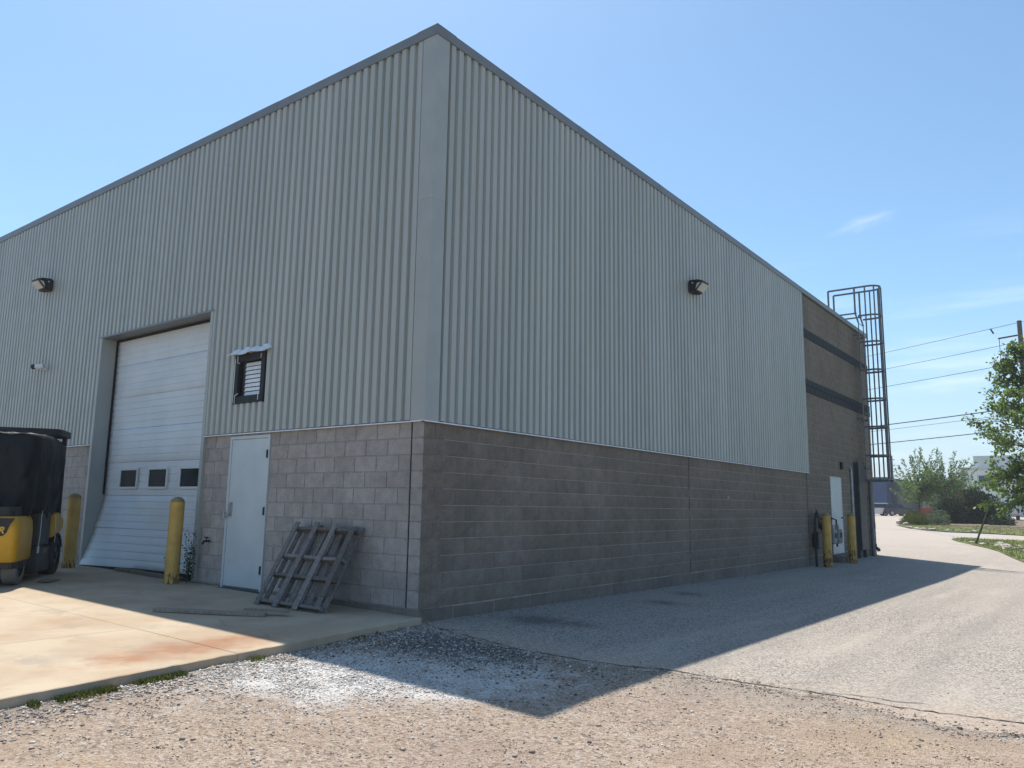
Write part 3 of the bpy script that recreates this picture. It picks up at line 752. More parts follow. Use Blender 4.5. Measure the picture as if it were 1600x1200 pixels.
while y < YE: coping_y(y + .003, min(y + 3.0, YE + .06), .0015 * (i % 2)); y += 3.0; i += 1

# overhead door ---------------------------------------------------------------
OD = link('overhead_door', None, WH)
DYP = .25
def bulge(u, z):   # how far the damaged foot of the door is pushed outwards (u: 0 left .. 1 right)
    f = max(0., (1.28 - z) / 1.28)
    return (.32 * (1 - u) ** 1.3 + .015) * (f ** 1.25)
zs = [.035, .705, 1.28, 1.87, 2.48, 3.07, 3.68, 4.24]
for i, (c, d) in enumerate(zip(zs, zs[1:])):
    q = MB(); prof = [(0, .005), (.010, 0)]
    nrb = 5
    for k in range(1, nrb):
        z = k / nrb; prof += [(z - .022, 0), (z - .012, .0055), (z + .012, .0055), (z + .022, 0)]
    prof += [(.990, 0), (1, .005)]
    NU = 22
    wins = [(-7.80, -7.22), (-6.80, -6.22), (-5.78, -5.20)] if i == 2 else []
    zlo, zhi = 1.43, 1.73
    def P(u, pz, dep):
        x = GX0 + .005 + (GX1 - GX0 - .01) * u; z = c + (d - c) * pz
        sag = 0
        if i == 0: z += .035 * u * 0 + (1 - pz) * (.02 * math.sin(3 * u)) 
        return (x - .02 * bulge(u, z), DYP - bulge(u, z) + dep + (.012 * math.sin(6.5 * u + 1) * max(0, 1 - i) * pz), z)
    ulist = sorted({j / NU for j in range(NU + 1)} | {(xx - GX0 - .005) / (GX1 - GX0 - .01) for w_ in wins for xx in w_})
    plist = sorted(set([p for p in prof] + ([((zlo - c) / (d - c), 0), ((zhi - c) / (d - c), 0)] if wins else [])))
    vs = [P(u, pz, dep) for u in ulist for pz, dep in plist]; npf = len(plist)
    fs = []
    for a in range(len(ulist) - 1):
        for b_ in range(npf - 1):
            xm = GX0 + (GX1 - GX0) * (ulist[a] + ulist[a + 1]) / 2; zm = c + (d - c) * (plist[b_][0] + plist[b_ + 1][0]) / 2
            if any(w0 < xm < w1 for w0, w1 in wins) and zlo < zm < zhi: continue
            fs.append((a * npf + b_, (a + 1) * npf + b_, (a + 1) * npf + b_ + 1, a * npf + b_ + 1))
    q.add(vs, fs)
    o = q.build('door_section', M['doorwhite'], OD, smooth=True, fix=False)
    if i == 0: o['label'] = 'bottom door section pushed outwards at its left end'
    sm = o.modifiers.new('thickness', 'SOLIDIFY'); sm.thickness = .035; sm.offset = -1
    for w0, w1 in wins:
        q = MB()
        for a, b_, e, f_ in ((w0 - .035, w1 + .035, zlo - .035, zlo + .004), (w0 - .035, w1 + .035, zhi - .004, zhi + .035), (w0 - .035, w0 + .004, zlo + .004, zhi - .004), (w1 - .004, w1 + .035, zlo + .004, zhi - .004)):
            q.box((a, DYP - .022, e), (b_, DYP + .02, f_), .004)
        q.build('window_frame', M['doorwhite'], OD)
        MB().box((w0 + .002, DYP - .004, zlo + .002), (w1 - .002, DYP + .004, zhi - .002)).build('window_pane', M['glass'], OD)
q = MB(); n = 20
ring = []
for k in range(n + 1):
    u = k / n; x, y, z = GX0 + .01 + (GX1 - GX0 - .02) * u, DYP - bulge(u, .03) + .012, .035 + .02 * math.sin(3 * u)
    ring.append([(x, y - .02, z - .045), (x, y + .025, z - .05), (x, y + .02, z + .006), (x, y - .012, z + .004)])
q.loft(ring); q.build('bottom_seal', M['seal'], OD)
q = MB(); q.box((GX0 - .004, DYP - .03, 1.3), (GX0 + .03, DYP - .012, 4.19)); q.box((GX0 + .03, DYP - .028, 4.155), (GX1 - .02, DYP - .012, 4.195)); q.build('side_seal', M['seal'], OD)
# jambs and header of the opening
jt = .004
MB().box((GX0 - .075, -.052, .0), (GX0 - .014, -.0, 4.2)).box((GX0 - .0135, -.05, -.03), (GX0 - .0035, .31, 4.199)).build('door_jamb', M['trim'], WH)
MB().box((GX1 + .014, -.052, -.0), (GX1 + .085, -.0, 4.2)).box((GX1 + .0035, -.05, -.03), (GX1 + .0135, .31, 4.199)).build('door_jamb', M['trim'], WH)
MB().box((GX0 - .09, -.056, 4.2), (GX1 + .10, .30, 4.21)).box((GX0 - .09, -.060, 4.2), (GX1 + .10, -.0565, 4.232)).build('door_header', M['coping'], WH)

# steel man door ---------------------------------------------------------------
MD = link('steel_door', None, WH)
dx0, dx1 = -3.95, -3.06
MB().box((dx0 + .004, -.012, -.005), (dx1 - .004, .03, 2.115), .004).build('door_leaf', M['doorsteel'], MD)
MB().box((dx0 - .045, -.02, -.05), (dx0, .03, 2.165)).box((dx1, -.02, -.05), (dx1 + .045, .03, 2.165)).box((dx0, -.0195, 2.12), (dx1, .03, 2.1645)).build('door_frame', M['doorsteel'], MD)
for z in (.2, 1.02, 1.83):
    MB().tube([(dx1 + .004, -.026, z), (dx1 + .004, -.026, z + .115)], .013, 8).box((dx1 - .012, -.024, z), (dx1 + .022, -.013, z + .115)).build('hinge', M['black'], MD)
q = MB(); q.box((dx0 + .03, -.018, .98), (dx0 + .11, -.0115, 1.2), .002)
q.tube([(dx0 + .085, -.016, 1.18), (dx0 + .085, -.06, 1.165), (dx0 + .085, -.06, 1.02), (dx0 + .085, -.016, 1.0)], .009, 8)
q.build('pull_handle', M['conduit'], MD)
MB().box((dx0 - .05, -.045, .99), (dx0 + .07, -.018, 1.03), .004).tube([(dx0 - .03, -.05, .955), (dx0 - .03, -.05, 1.06)], .015, 8).build('latch', M['conduit'], MD)
MB().box((dx0 - .05, -.07, -.075), (dx1 + .05, .0, -.028), .004).build('threshold', M['dkgrey'], MD)

# louvred vent set into the siding ----------------------------------------------
VT = link('wall_vent', None, WH)
q = MB(); f = .075
for a, b_, c, d in holed(VX0 - .03, VX1 + .03, VZ0 - .04, VZ1 + .03, [(VX0 + .06, VX1 - .06, VZ0 + .075, VZ1 - .075)]): q.box((a, -.055, c), (b_, -.0, d))
q.build('vent_frame', M['voidm'], VT)
q = MB(); y1 = .21
q.box((VX0 + .001, .0, VZ0 + .001), (VX0 + .05, y1, VZ1 - .001)); q.box((VX1 - .05, .0, VZ0 + .001), (VX1 - .001, y1, VZ1 - .001))
q.box((VX0 + .05, .0, VZ0 + .001), (VX1 - .05, y1, VZ0 + .06)); q.box((VX0 + .05, .0, VZ1 - .06), (VX1 - .05, y1, VZ1 - .001)); q.box((VX0 + .001, y1, VZ0 + .001), (VX1 - .001, y1 + .02, VZ1 - .001))
q.build('vent_box', M['voidm'], VT)
lx0, lx1 = VX0 + .075, VX1 - .065
MB().box((lx0 - .012, .03, VZ0 + .066), (lx0 + .07, .06, VZ1 - .066)).build('louver_stile', M['dkgrey'], VT)
nb = 8; lz0, lz1 = VZ0 + .085, VZ1 - .085
for k in range(nb):
    z = lz0 + (lz1 - lz0) * k / nb; hh = (lz1 - lz0) / nb
    MB().prism([(lx0 + .072, .012, z + .006), (lx0 + .072, .030, z + hh - .006), (lx0 + .072, .034, z + hh - .008), (lx0 + .072, .016, z + .003)], (lx1 - lx0 - .08, 0, 0)).build('louver_blade', M['louver'], VT)
q = MB(); rh = random.Random(8); n = 13; top = []; bot = []
for k in range(n):
    x = VX0 - .13 + (VX1 - VX0 + .25) * k / (n - 1)
    top.append((x + .04, -.045, 3.475 + (.03 if k % 3 else -.02) + rh.uniform(-.012, .012))); bot.append((x - (.02 if k < 2 else 0), -.15 + rh.uniform(-.012, .012), 3.39 + .012 * math.sin(k)))
for k in range(n - 1): q.add([top[k], top[k + 1], bot[k + 1], bot[k]], [(0, 1, 2, 3)])
o = q.build('vent_hood', M['roughtrim'], VT); o.modifiers.new('thickness', 'SOLIDIFY').thickness = .006
q = MB()
q.tube([(VX0 + .02, -.062, VZ0 - .03), (VX0 + .03, -.066, VZ0 + .09), (VX0 + .10, -.063, VZ0 + .115)], .006, 5)
q.tube([(VX0 + .04, -.062, VZ1 + .01), (VX0 + .045, -.066, VZ1 - .09), (VX0 + .1, -.063, VZ1 - .10)], .006, 5)
q.tube([(VX1 - .08, -.062, VZ0 - .01), (VX1 - .075, -.064, VZ0 + .09)], .006, 5); q.tube([(VX0 - .035, -.05, VZ0), (VX0 - .03, -.05, VZ1 - .02)], .008, 5)
q.tube([(VX1 - .06, -.062, VZ1), (VX1 - .06, -.064, VZ1 - .07)], .005, 5)
q.build('torn_edge', M['roughtrim'], VT)

# far service door
SD = link('service_door', None, WH)
MB().box((.004, DY0, -.02), (.014, DY1, 2.13), .003).build('door_leaf', M['doorsteel'], SD)
MB().box((.0, DY0 - .05, -.03), (.02, DY0 - .002, 2.18)).box((.0, DY1 + .002, -.03), (.02, DY1 + .05, 2.18)).box((.0, DY0 - .002, 2.134), (.0195, DY1 + .002, 2.18)).build('door_frame', M['doorsteel'], SD)
MB().tube([(.01, DY1 - .1, 1.0), (.07, DY1 - .1, 1.0)], .02, 8).tube([(.07, DY1 - .1, 1.0), (.07, DY1 - .22, 1.0)], .012, 8).build('door_knob', M['dkgrey'], SD)
MB().box((-.0, DY0 - .1, -.5), (.30, DY1 + .1, -.06), .01).build('door_step', M['foundation'], SD)

# ------------------------------------------------------------------ fixtures on the walls
def wall_light(name, loc, rz, label):
    r_ = root(name, loc, rz); ORG[r_.name] = LOCAL
    tag(r_, label, 'wall light', 'dark wall pack lights on the siding')
    w, h = .17, .25     # local: x along wall, -y out of wall, z up
    q = MB()
    prof = [(0, -h / 2), (-.10, -h / 2), (-.135, -h / 2 + .025), (-.275, h / 2 - .07), (-.275, h / 2 - .045), (-.18, h / 2 - .01), (-.05, h / 2), (0, h / 2)]
    rings = []
    for sx in (-1, -.86, .86, 1):
        k = 1 if abs(sx) < .9 else .9
        rings.append([(sx * w, y * k, z * (1 if abs(sx) < .9 else .93)) for y, z in prof])
    q.loft(rings); q.build('housing', M['black'], r_, smooth=True)
    q = MB(); a = (-.143, -h / 2 + .038); b_ = (-.267, h / 2 - .08)
    q.prism([(-w * .84, a[0] + .03, a[1]), (-w * .84, a[0] - .018, a[1] - .012), (-w * .84, b_[0] - .018, b_[1] - .02), (-w * .84, b_[0] + .03, b_[1] + .01)], (w * 1.68, 0, 0)); q.build('lens', M['lens'], r_)
    for sx in (-1, 1):
        MB().prism([(sx * (w + .004), -.13, -.075), (sx * (w + .004), -.148, -.06), (sx * (w + .004), -.24, .045), (sx * (w + .004), -.165, .035)], (-sx * .012, 0, 0)).build('lens_side', M['lens'], r_)
    MB().box((-.10, -.0, -.12), (.10, .045, .12), .01).build('back_plate', M['dkgrey'], r_)
    MB().tube([(-w - .012, -.07, .05), (w + .012, -.07, .05)], .016, 10).build('photocell', M['lens'], r_)
    return r_
wall_light('wall_light', (-10.98, -.088, 5.63), 0, 'dark wall light high on the siding to the left of the big overhead door')
wall_light('wall_light', (.088, 7.54, 5.61), R(90), 'dark wall light high on the receding right-hand siding')
sc_ = tag(root('security_camera', (-10.72, -.045, 3.87)), 'small white security camera on the siding left of the overhead door', 'security camera')
MB().tube([(-10.72, -.045, 3.87), (-10.72, -.085, 3.87)], .065, 14).build('mount_plate', M['white'], sc_)
MB().tube([(-10.72, -.08, 3.87), (-10.73, -.13, 3.87)], .03, 8).build('bracket', M['white'], sc_)
MB().tube([(-10.66, -.13, 3.875), (-10.80, -.22, 3.865)], .055, 14).build('camera_body', M['white'], sc_, smooth=True)
MB().tube([(-10.80, -.22, 3.865), (-10.87, -.265, 3.86)], .052, 14).build('camera_lens', M['black'], sc_)
tp = tag(root('wall_tap', (-4.38, -.0, .61)), 'small dark wall tap sticking out of the block wall left of the steel door', 'tap')
MB().tube([(-4.38, .0, .61), (-4.38, -.10, .61), (-4.37, -.13, .57)], .016, 8).build('spout', M['black'], tp)
MB().tube([(-4.38, -.06, .61), (-4.38, -.065, .66)], .009, 6).tube([(-4.42, -.065, .665), (-4.34, -.065, .665)], .013, 6).build('tap_handle', M['black'], tp)
o = MB().box((.008, 9.22, 1.43), (.02, 9.31, 1.47), .003).thing('wall_tag', M['conduit'], (.008, 9.26, 1.45)); tag(o, 'tiny white tag fixed to the brown split-face block wall', 'tag')
dl = tag(root('door_light', (.01, 18.05, 2.55)), 'small black fixture on the masonry above the far service door', 'light fixture')
MB().box((.01, 17.98, 2.44), (.09, 18.12, 2.66), .015).build('housing', M['black'], dl)

# bollards ---------------------------------------------------------------------
def bollard(loc, h, r, label, group, lean=(0, 0)):
    o = root('bollard', loc); tag(o, label, 'bollard', group)
    x, y, z = loc; q = MB(); n = 20; prof = [(r, -.3), (r, h - .0), (r * .98, h + .012), (r * .86, h + .04), (r * .6, h + .065), (r * .3, h + .078), (.005, h + .08)]
    rings = [[(x + lean[0] * max(t_, 0) + a * math.cos(2 * math.pi * i / n), y + lean[1] * max(t_, 0) + a * math.sin(2 * math.pi * i / n), z + t_) for i in range(n)] for a, t_ in prof]
    q.loft(rings[:2], cap=False); q.build('pipe', M['yellow'], o, smooth=True)
    q = MB(); q.loft(rings[1:]); q.build('concrete_cap' if r > .105 else 'cap', M['capm'], o, smooth=True)
    return o
M['capm'] = plain('bollard_cap', (.27, .20, .10), .9, .2, 14, .3, 60)
bollard((-4.80, -.33, slabz(-4.8)), 1.20, .105, 'rusty yellow bollard in front of the right edge of the overhead door', 'yellow bollards by the overhead door', (.005, .0))
bollard((-8.05, -.40, slabz(-8)), 1.20, .105, 'dull yellow bollard between the forklift and the overhead door', 'yellow bollards by the overhead door', (-.01, .0))
bollard((.42, 14.85, -.27), 1.34, .112, 'yellow bollard in front of the gas meter, nearer of the far pair', 'yellow bollards by the gas meter')
bollard((.47, 17.1, -.28), 1.34, .112, 'yellow bollard beside the far service door, farther of the pair', 'yellow bollards by the gas meter')

# gas meter ------------------------------------------------------------------
gm = tag(root('gas_meter', (.2, 15.6, -.26)), 'dark gas meter and pipework on the wall behind the far yellow bollards', 'gas meter')
q = MB()
q.tube([(.16, 14.75, -.3), (.16, 14.75, 1.0), (.16, 14.85, 1.08), (.16, 15.5, 1.08)], .03, 8)
q.tube([(.16, 15.1, 1.08), (.16, 15.1, .75), (.16, 15.35, .7)], .025, 8)
q.tube([(.16, 15.3, .98), (.16, 16.2, .98), (.16, 16.2, .8)], .024, 8); q.tube([(.16, 15.3, .85), (.16, 15.9, .85)], .02, 8)
q.tube([(.0, 15.5, 1.08), (.16, 15.5, 1.08), (.22, 15.5, 1.08)], .03, 8)
q.tube([(.16, 16.75, .2), (.16, 16.75, .95), (.0, 16.75, 1.0)], .025, 8)
q.build('gas_pipe', M['black'], gm, smooth=True)
for y, z in ((14.95, 1.08), (15.75, .98)):
    MB().tube([(.16, y, z - .07), (.16, y, z + .07)], .05, 8).tube([(.16, y, z + .07), (.16, y, z + .13)], .02, 8).tube([(.16, y - .09, z + .135), (.16, y + .09, z + .135)], .015, 6).build('valve', M['black'], gm)
q = MB(); q.tube([(.16, 15.3, .78), (.33, 15.3, .78)], .13, 14); q.tube([(.33, 15.3, .78), (.37, 15.3, .78)], .08, 14); q.build('regulator', M['dkgrey'], gm)
M['meterg'] = plain('meter_grey', (.20, .22, .22), .5, .15, 9)
for y in (16.1, 16.62):
    q = MB(); q.box((.09, y - .17, .30), (.31, y + .17, .70), .03); q.tube([(.2, y - .1, .68), (.2, y - .1, .82)], .03, 8); q.tube([(.2, y + .1, .68), (.2, y + .1, .82)], .03, 8); ob = q.build('meter_body', M['meterg'], gm)
    MB().box((.312, y - .09, .46), (.325, y + .09, .6), .004).build('dial', M['black'], ob)
q = MB(); q.tube([(.02, 15.45, .35), (.14, 15.45, .35)], .05, 8); q.box((.02, 15.0, .2), (.16, 15.5, .62), .02); q.build('meter_box', M['dkgrey'], gm)

# conduits and ladder -----------------------------------------------------------
q = MB(); q.tube([(.04, 19.12, .40), (.04, 19.12, 2.5), (.0, 19.12, 2.56)], .032, 8); o = q.thing('conduit', M['conduit'], (.04, 19.12, .4), smooth=True); tag(o, 'thin pale vertical conduit beside the far service door', 'conduit')
q = MB(); q.tube([(.09, 21.2, -.3), (.09, 21.2, 2.15), (.03, 21.2, 2.25)], .06, 10); q.box((.0, 21.11, 1.6), (.035, 21.29, 1.66)); q.box((.0, 21.11, .5), (.035, 21.29, .56)); o = q.thing('downpipe', M['pipeg'], (.09, 21.2, -.3), smooth=True); tag(o, 'grey downpipe on the masonry right of the ladder guard', 'downpipe')
q = MB(); q.box((.01, 21.6, .62), (.08, 21.72, .85), .01); q.tube([(.045, 21.66, .85), (.045, 21.66, 2.1)], .014, 6); o = q.thing('outlet_box', M['dkgrey'], (.045, 21.66, .62)); tag(o, 'small grey outlet box near the far corner of the masonry', 'outlet box')
q = MB(); q.tube([(.0, 21.55, .0), (.16, 21.55, .0)], .05, 8); q.tube([(.16, 21.55, .0), (.18, 21.55, -.1)], .055, 8); q.box((.02, 21.5, .05), (.12, 21.6, .15), .01); o = q.thing('wall_hydrant', M['dkgrey'], (.0, 21.55, -.1)); tag(o, 'dark stub pipe low on the wall by the far corner', 'pipe')
LD = tag(root('roof_ladder', (.2, 20.65, 2.2)), 'tall steel caged ladder climbing the far masonry wall past the roof edge', 'ladder')
ly0, ly1 = 20.36, 20.98; lx = .2
for y in (ly0, ly1):
    MB().bar((lx, y, 2.15), (lx, y, 7.45), .02, .065).build('rail', M['gal'], LD)
z = 2.3
while z < 7.4: MB().tube([(lx, ly0 + .01, z), (lx, ly1 - .01, z)], .011, 6).build('rung', M['gal'], LD); z += .3
def hoop_pts(x0, x1, y0, y1, z, n=9):
    rr_ = (y1 - y0) / 2; yc = (y0 + y1) / 2; P = [(x0, y0, z), (x1 - rr_, y0, z)]
    for k in range(1, n): a = -math.pi / 2 + math.pi * k / n; P.append((x1 - rr_ + rr_ * math.cos(a), yc + rr_ * math.sin(a), z))
    return P + [(x1 - rr_, y1, z), (x0, y1, z)]
def band(q, P, w=.016, h=.06):
    rings = []
    P = [Vector(p) for p in P]
    for i, p in enumerate(P):
        d = (P[min(i + 1, len(P) - 1)] - P[max(i - 1, 0)]).normalized(); nrm = Vector((d.y, -d.x, 0)) * w / 2
        rings.append([p + nrm + Vector((0, 0, -h / 2)), p + nrm + Vector((0, 0, h / 2)), p - nrm + Vector((0, 0, h / 2)), p - nrm + Vector((0, 0, -h / 2))])
    q.loft(rings)
hz = [2.99, 3.92, 4.84, 5.80, 6.74, 7.64]
for z in hz:
    q = MB(); band(q, hoop_pts(lx, .87, ly0 - .02, ly1 + .02, z)); q.build('cage_hoop', M['gal'], LD)
q = MB(); band(q, hoop_pts(-.72, .87, ly0 - .02, ly1 + .02, 8.62)); q.build('cage_hoop', M['gal'], LD)
cg = hoop_pts(lx, .87, ly0 - .02, ly1 + .02, 0, 10)
for p in ((.45, ly0 - .032), (.45, ly1 + .032), (.72, ly0 + .03), (.72, ly1 - .03), (.85, 20.55), (.85, 20.80)):
    MB().bar((p[0], p[1], 2.25), (p[0], p[1], 8.62), .042, .022).build('cage_bar', M['gal'], LD)
for y in (ly0 - .02, ly1 + .02):
    q = MB(); q.bar((-.72, y, 8.62), (-.72, y, 7.72), .05, .05); q.bar((-.72, y, 7.74), (.16, y, 7.74), .045, .045); q.bar((lx, y, 7.42), (.12, y, 7.74), .045, .045); q.bar((.12, y, 7.72), (.12, y, 8.62), .05, .05); q.build('handrail', M['gal'], LD)
for z in (2.6, 4.2, 5.9, 7.0):
    for y in (ly0, ly1): MB().box((.0, y - .02, z - .03), (lx, y + .02, z + .03)).build('wall_bracket', M['gal'], LD)
q = MB(); q.box((lx - .03, ly0 - .02, 2.16), (.87, ly0 + .02, 2.22)); q.box((lx - .03, ly1 - .02, 2.16), (.87, ly1 + .02, 2.22)); q.build('cage_foot', M['gal'], LD)
GU = tag(root('ladder_guard', (.16, 20.0, -.27)), 'tall dark steel guard panel on the wall below the caged ladder', 'ladder guard')
MB().box((.10, 19.55, .0), (.16, 20.35, 2.75), .01).build('guard_panel', M['dkgrey'], GU)
for y in (19.6, 20.3): MB().box((.0, y - .03, -.28), (.099, y + .03, 2.72), .006).build('guard_leg', M['dkgrey'], GU)

# pallet leaning on the block wall ---------------------------------------------
px0, px1 = -2.17, -.92
zb = slabz(-1.5); tilt = math.atan2(.60, 1.05)
PA = root('wood_pallet', (px0, -.72, zb)); PA.rotation_euler = (-tilt, 0, 0); ORG[PA.name] = LOCAL
tag(PA, 'weathered grey wooden pallet leaning against the block wall beside the steel door', 'pallet')
# local: x across, z along the slope, +y towards the wall
rp = random.Random(21); LZ = 1.17
def board(name, x0, x1, y0, y1, z0, z1, skew=0.):
    q = MB(); q.box((x0, y0, z0), (x1, y1, z1), .004)
    q.v = [(v[0] + skew * (v[2] - z0) + rp.uniform(-.003, .003), v[1] + rp.uniform(-.003, .003), v[2] + rp.uniform(-.008, .008)) for v in q.v]
    q.build(name, M['pallet'], PA)
for x, sk, zt in ((.0, .0, LZ), (.37, .02, LZ + .01), (.76, .0, LZ + .005), (1.13, -.02, LZ - .07)):
    board('deck_board', x, x + rp.uniform(.085, .105), .0, .018, rp.uniform(.0, .015) if x < 1.1 else .22, zt, sk)
for z in (.06, .42, .68, 1.08):
    board('stringer', -.0, 1.22, .020, .105, z, z + .042)
for k in range(8):
    x = -.0 + k * 1.16 / 7 + rp.uniform(-.015, .015)
    if k == 1: board('deck_board', x, x + .09, .107, .125, .30, LZ, .0)
    else: board('deck_board', x, x + rp.uniform(.08, .11), .107, .125, rp.uniform(-.0, .05) , LZ + rp.uniform(-.03, .03), rp.uniform(-.02, .02))
o = MB(); 

def plank(name, a, b_, w, t_, label, mat_=M['plank'], lift=0.):
    a = Vector(a); b_ = Vector(b_); q = MB()
    d = (b_ - a).normalized(); n = d.cross(Vector((0, 0, 1))).normalized()
    rp_ = random.Random(hash(label) % 999 if False else len(label))
    rings = []
    for k in range(5):
        p = a.lerp(b_, k / 4); ww = w / 2 * rp_.uniform(.9, 1.05); h = t_
        rings.append([p - n * ww, p + n * ww, p + n * ww * .96 + Vector((0, 0, h)), p - n * ww * .96 + Vector((0, 0, h))])
    q.loft(rings); o = q.thing(name, mat_, tuple(a)); tag(o, label, 'plank'); return o
plank('plank', (-2.36, -1.88, slabz(-2.3) + .004), (-1.20, -1.22, slabz(-1.3) + .004), .11, .035, 'long grey plank lying on the concrete in front of the steel door')
plank('plank', (-1.52, -1.26, slabz(-1.5) + .04), (-1.05, -1.02, slabz(-1.2) + .04), .085, .025, 'short broken board lying across the end of the long plank')
plank('door_timber', (-7.1, -.02, slabz(-7) + .004), (-4.95, -.06, slabz(-5) + .004), .10, .05, 'pale timber lying on the ground along the foot of the overhead door')
# weeds round the rusty bollard
def leafquads(C, N, size, aspect=.55, fold=.0):
    """C centres, N directions of the leaf midrib: returns quads (two tris, diamond shaped)"""
    n = len(C); up = rng.normal(0, 1, (n, 3)); N = N / np.linalg.norm(N, axis=1, keepdims=True)
    s_ = np.cross(N, up); s_ /= np.linalg.norm(s_, axis=1, keepdims=True) + 1e-9
    L = (size * (.6 + .8 * rng.random(n)))[:, None] if np.isscalar(size) else size[:, None]
    W_ = L * aspect; nn = np.cross(N, s_)
    V = np.stack([C, C + N * L * .45 + s_ * W_ * .5 + nn * W_ * .12, C + N * L, C + N * L * .45 - s_ * W_ * .5 + nn * W_ * .12], 1)
    return V.reshape(-1, 3), np.arange(n * 4).reshape(n, 4)
def leaves(name, C, N, size, mat_, parent=None, aspect=.55, kind=None):
    V, F = leafquads(np.asarray(C, float), np.asarray(N, float), size, aspect)
    if parent: V = V - np.array(ORG.get(parent.name, LOCAL))
    o = link(name, npmesh(name, V, F, mat_), parent)
    if kind: o['kind'] = kind
    return o
def weedplant(loc, h, r, n, label, leafsize=.035):
    o = tag(root('weed_plant', loc), label, 'weed'); q = MB(); C = []; N = []
    for k in range(9):
        a = rng.random() * 6.28; d = Vector((math.cos(a) * r * rng.uniform(.2, 1), math.sin(a) * r * rng.uniform(.1, .6), h * rng.uniform(.5, 1)))
        p0 = Vector(loc); q.tube([p0, p0 + d * .5 + Vector((0, 0, .05)), p0 + d], [.004, .003, .0015], 4)
        for i in range(n // 9):
            t_ = rng.uniform(.1, 1); C.append(p0 + d * t_ + Vector(rng.normal(0, .025, 3))); N.append(rng.normal(0, 1, 3) + np.array([0, 0, .3]))
    q.build('stem', M['weed'], o); leaves('foliage', C, N, leafsize, M['leafdk'], o, .6); return o
weedplant((-4.66, -.16, slabz(-4.6)), .85, .13, 330, 'leafy weed growing up between the rusty bollard and the block wall')
weedplant((-5.02, -.28, slabz(-5)), .55, .12, 130, 'small weed at the left foot of the rusty bollard')
# stray sheet of metal catching the sun in front of the forklift
o = MB().prism([(-6.35, -1.45, .008), (-6.02, -1.70, .004), (-5.86, -1.62, .006), (-6.1, -1.34, .012)], (0, 0, .012)).thing('flat_board', M['plank'], (-6.1, -1.5, .004)); tag(o, 'flat pale offcut on the concrete beside the forklift wheel', 'board')

# ------------------------------------------------------------------ forklift
fz = slabz(-6.3)
FK = root('forklift', (-5.86, -1.98, fz), math.atan2(.82, .57)); ORG[FK.name] = LOCAL
tag(FK, 'yellow forklift parked under a black tarpaulin at the left edge of the apron', 'forklift')
# local: +y forwards, +x to its right, origin at the rear right wheel contact
def fwheel(x0, x1, y, r, mat_, hub):
    q = MB(); n = 26
    prof = [(x0, r * .55), (x0, r * .93), (x0 + .02, r), (x1 - .02, r), (x1, r * .93), (x1, r * .55)]
    rings = [[(x, y + a * math.cos(2 * math.pi * i / n), r + a * math.sin(2 * math.pi * i / n)) for i in range(n)] for x, a in prof]
    q.loft(rings, cap=False); o = q.build('wheel', mat_, FK, smooth=True)
    q = MB(); q.tube([(x0 + .02, y, r), (x1 - .015, y, r)], r * .555, 20); q.tube([(x1 - .02, y, r), (x1 + .01, y, r)], r * .2, 12); q.build('rim', hub, o)
fwheel(-.20, -.02, .0, .25, M['tyredust'], M['forkgrey']); fwheel(-.98, -.80, .0, .25, M['tyredust'], M['forkgrey'])
fwheel(-.15, .07, 1.62, .30, M['tyre'], M['forkgrey']); fwheel(-1.07, -.85, 1.62, .30, M['tyre'], M['forkgrey'])
# counterweight: rounded block with wheel cut-outs beneath
q = MB(); rings = []
def rrect(x0, x1, y0, y1, r_, z, n=5):
    P = []
    for cx, cy, a0 in ((x1 - r_, y0 + r_, -90), (x1 - r_, y1 - r_, 0), (x0 + r_, y1 - r_, 90), (x0 + r_, y0 + r_, 180)):
        for k in range(n): a = R(a0 + 90 * k / (n - 1)); P.append((cx + r_ * math.cos(a), cy + r_ * math.sin(a), z))
    return P
for z, e in ((.33, .02), (.37, .0), (.75, .0), (.88, .015), (.95, .05)): rings.append(rrect(-1.05 + e, .0 - e, -.42 + e, .46, .10, z))
q.loft(rings); q.build('counterweight', M['fork'], FK, smooth=True)
MB().loft([rrect(-.98, -.02, -.36, .44, .1, z) for z in (.24, .325)]).build('underframe', M['forkgrey'], FK)
MB().box((-.92, .30, .12), (-.08, 1.5, .40), .02).build('chassis', M['forkgrey'], FK)
MB().box((-1.03, .47, .10), (.045, 1.32, .48), .02).build('step_panel', M['forkgrey'], FK)
MB().box((-1.0, .475, .485), (.03, 1.24, 1.0), .03).build('side_panel', M['forkgrey'], FK)
MB().prism([(-1.02, 1.30, .60), (-1.02, 1.34, .96), (-1.02, 1.62, .98), (-1.02, 1.98, .86), (-1.02, 1.98, .72), (-1.02, 1.75, .66)], (1.07, 0, 0)).build('front_cowl', M['fork'], FK)
q = MB()
for k in range(9):
    a0 = R(180 - 20 * k); a1 = R(180 - 20 * (k + 1)) if k < 8 else None
    if a1 is None: break
    q.add([(x, 1.62 + rr_ * math.cos(a), .30 + rr_ * math.sin(a)) for a in (a0, a1) for x in (-.12, .07) for rr_ in (.335, .36)], [(0, 1, 3, 2), (4, 6, 7, 5), (0, 4, 5, 1), (2, 3, 7, 6), (0, 2, 6, 4), (1, 5, 7, 3)])
q.build('mudguard', M['black'], FK)
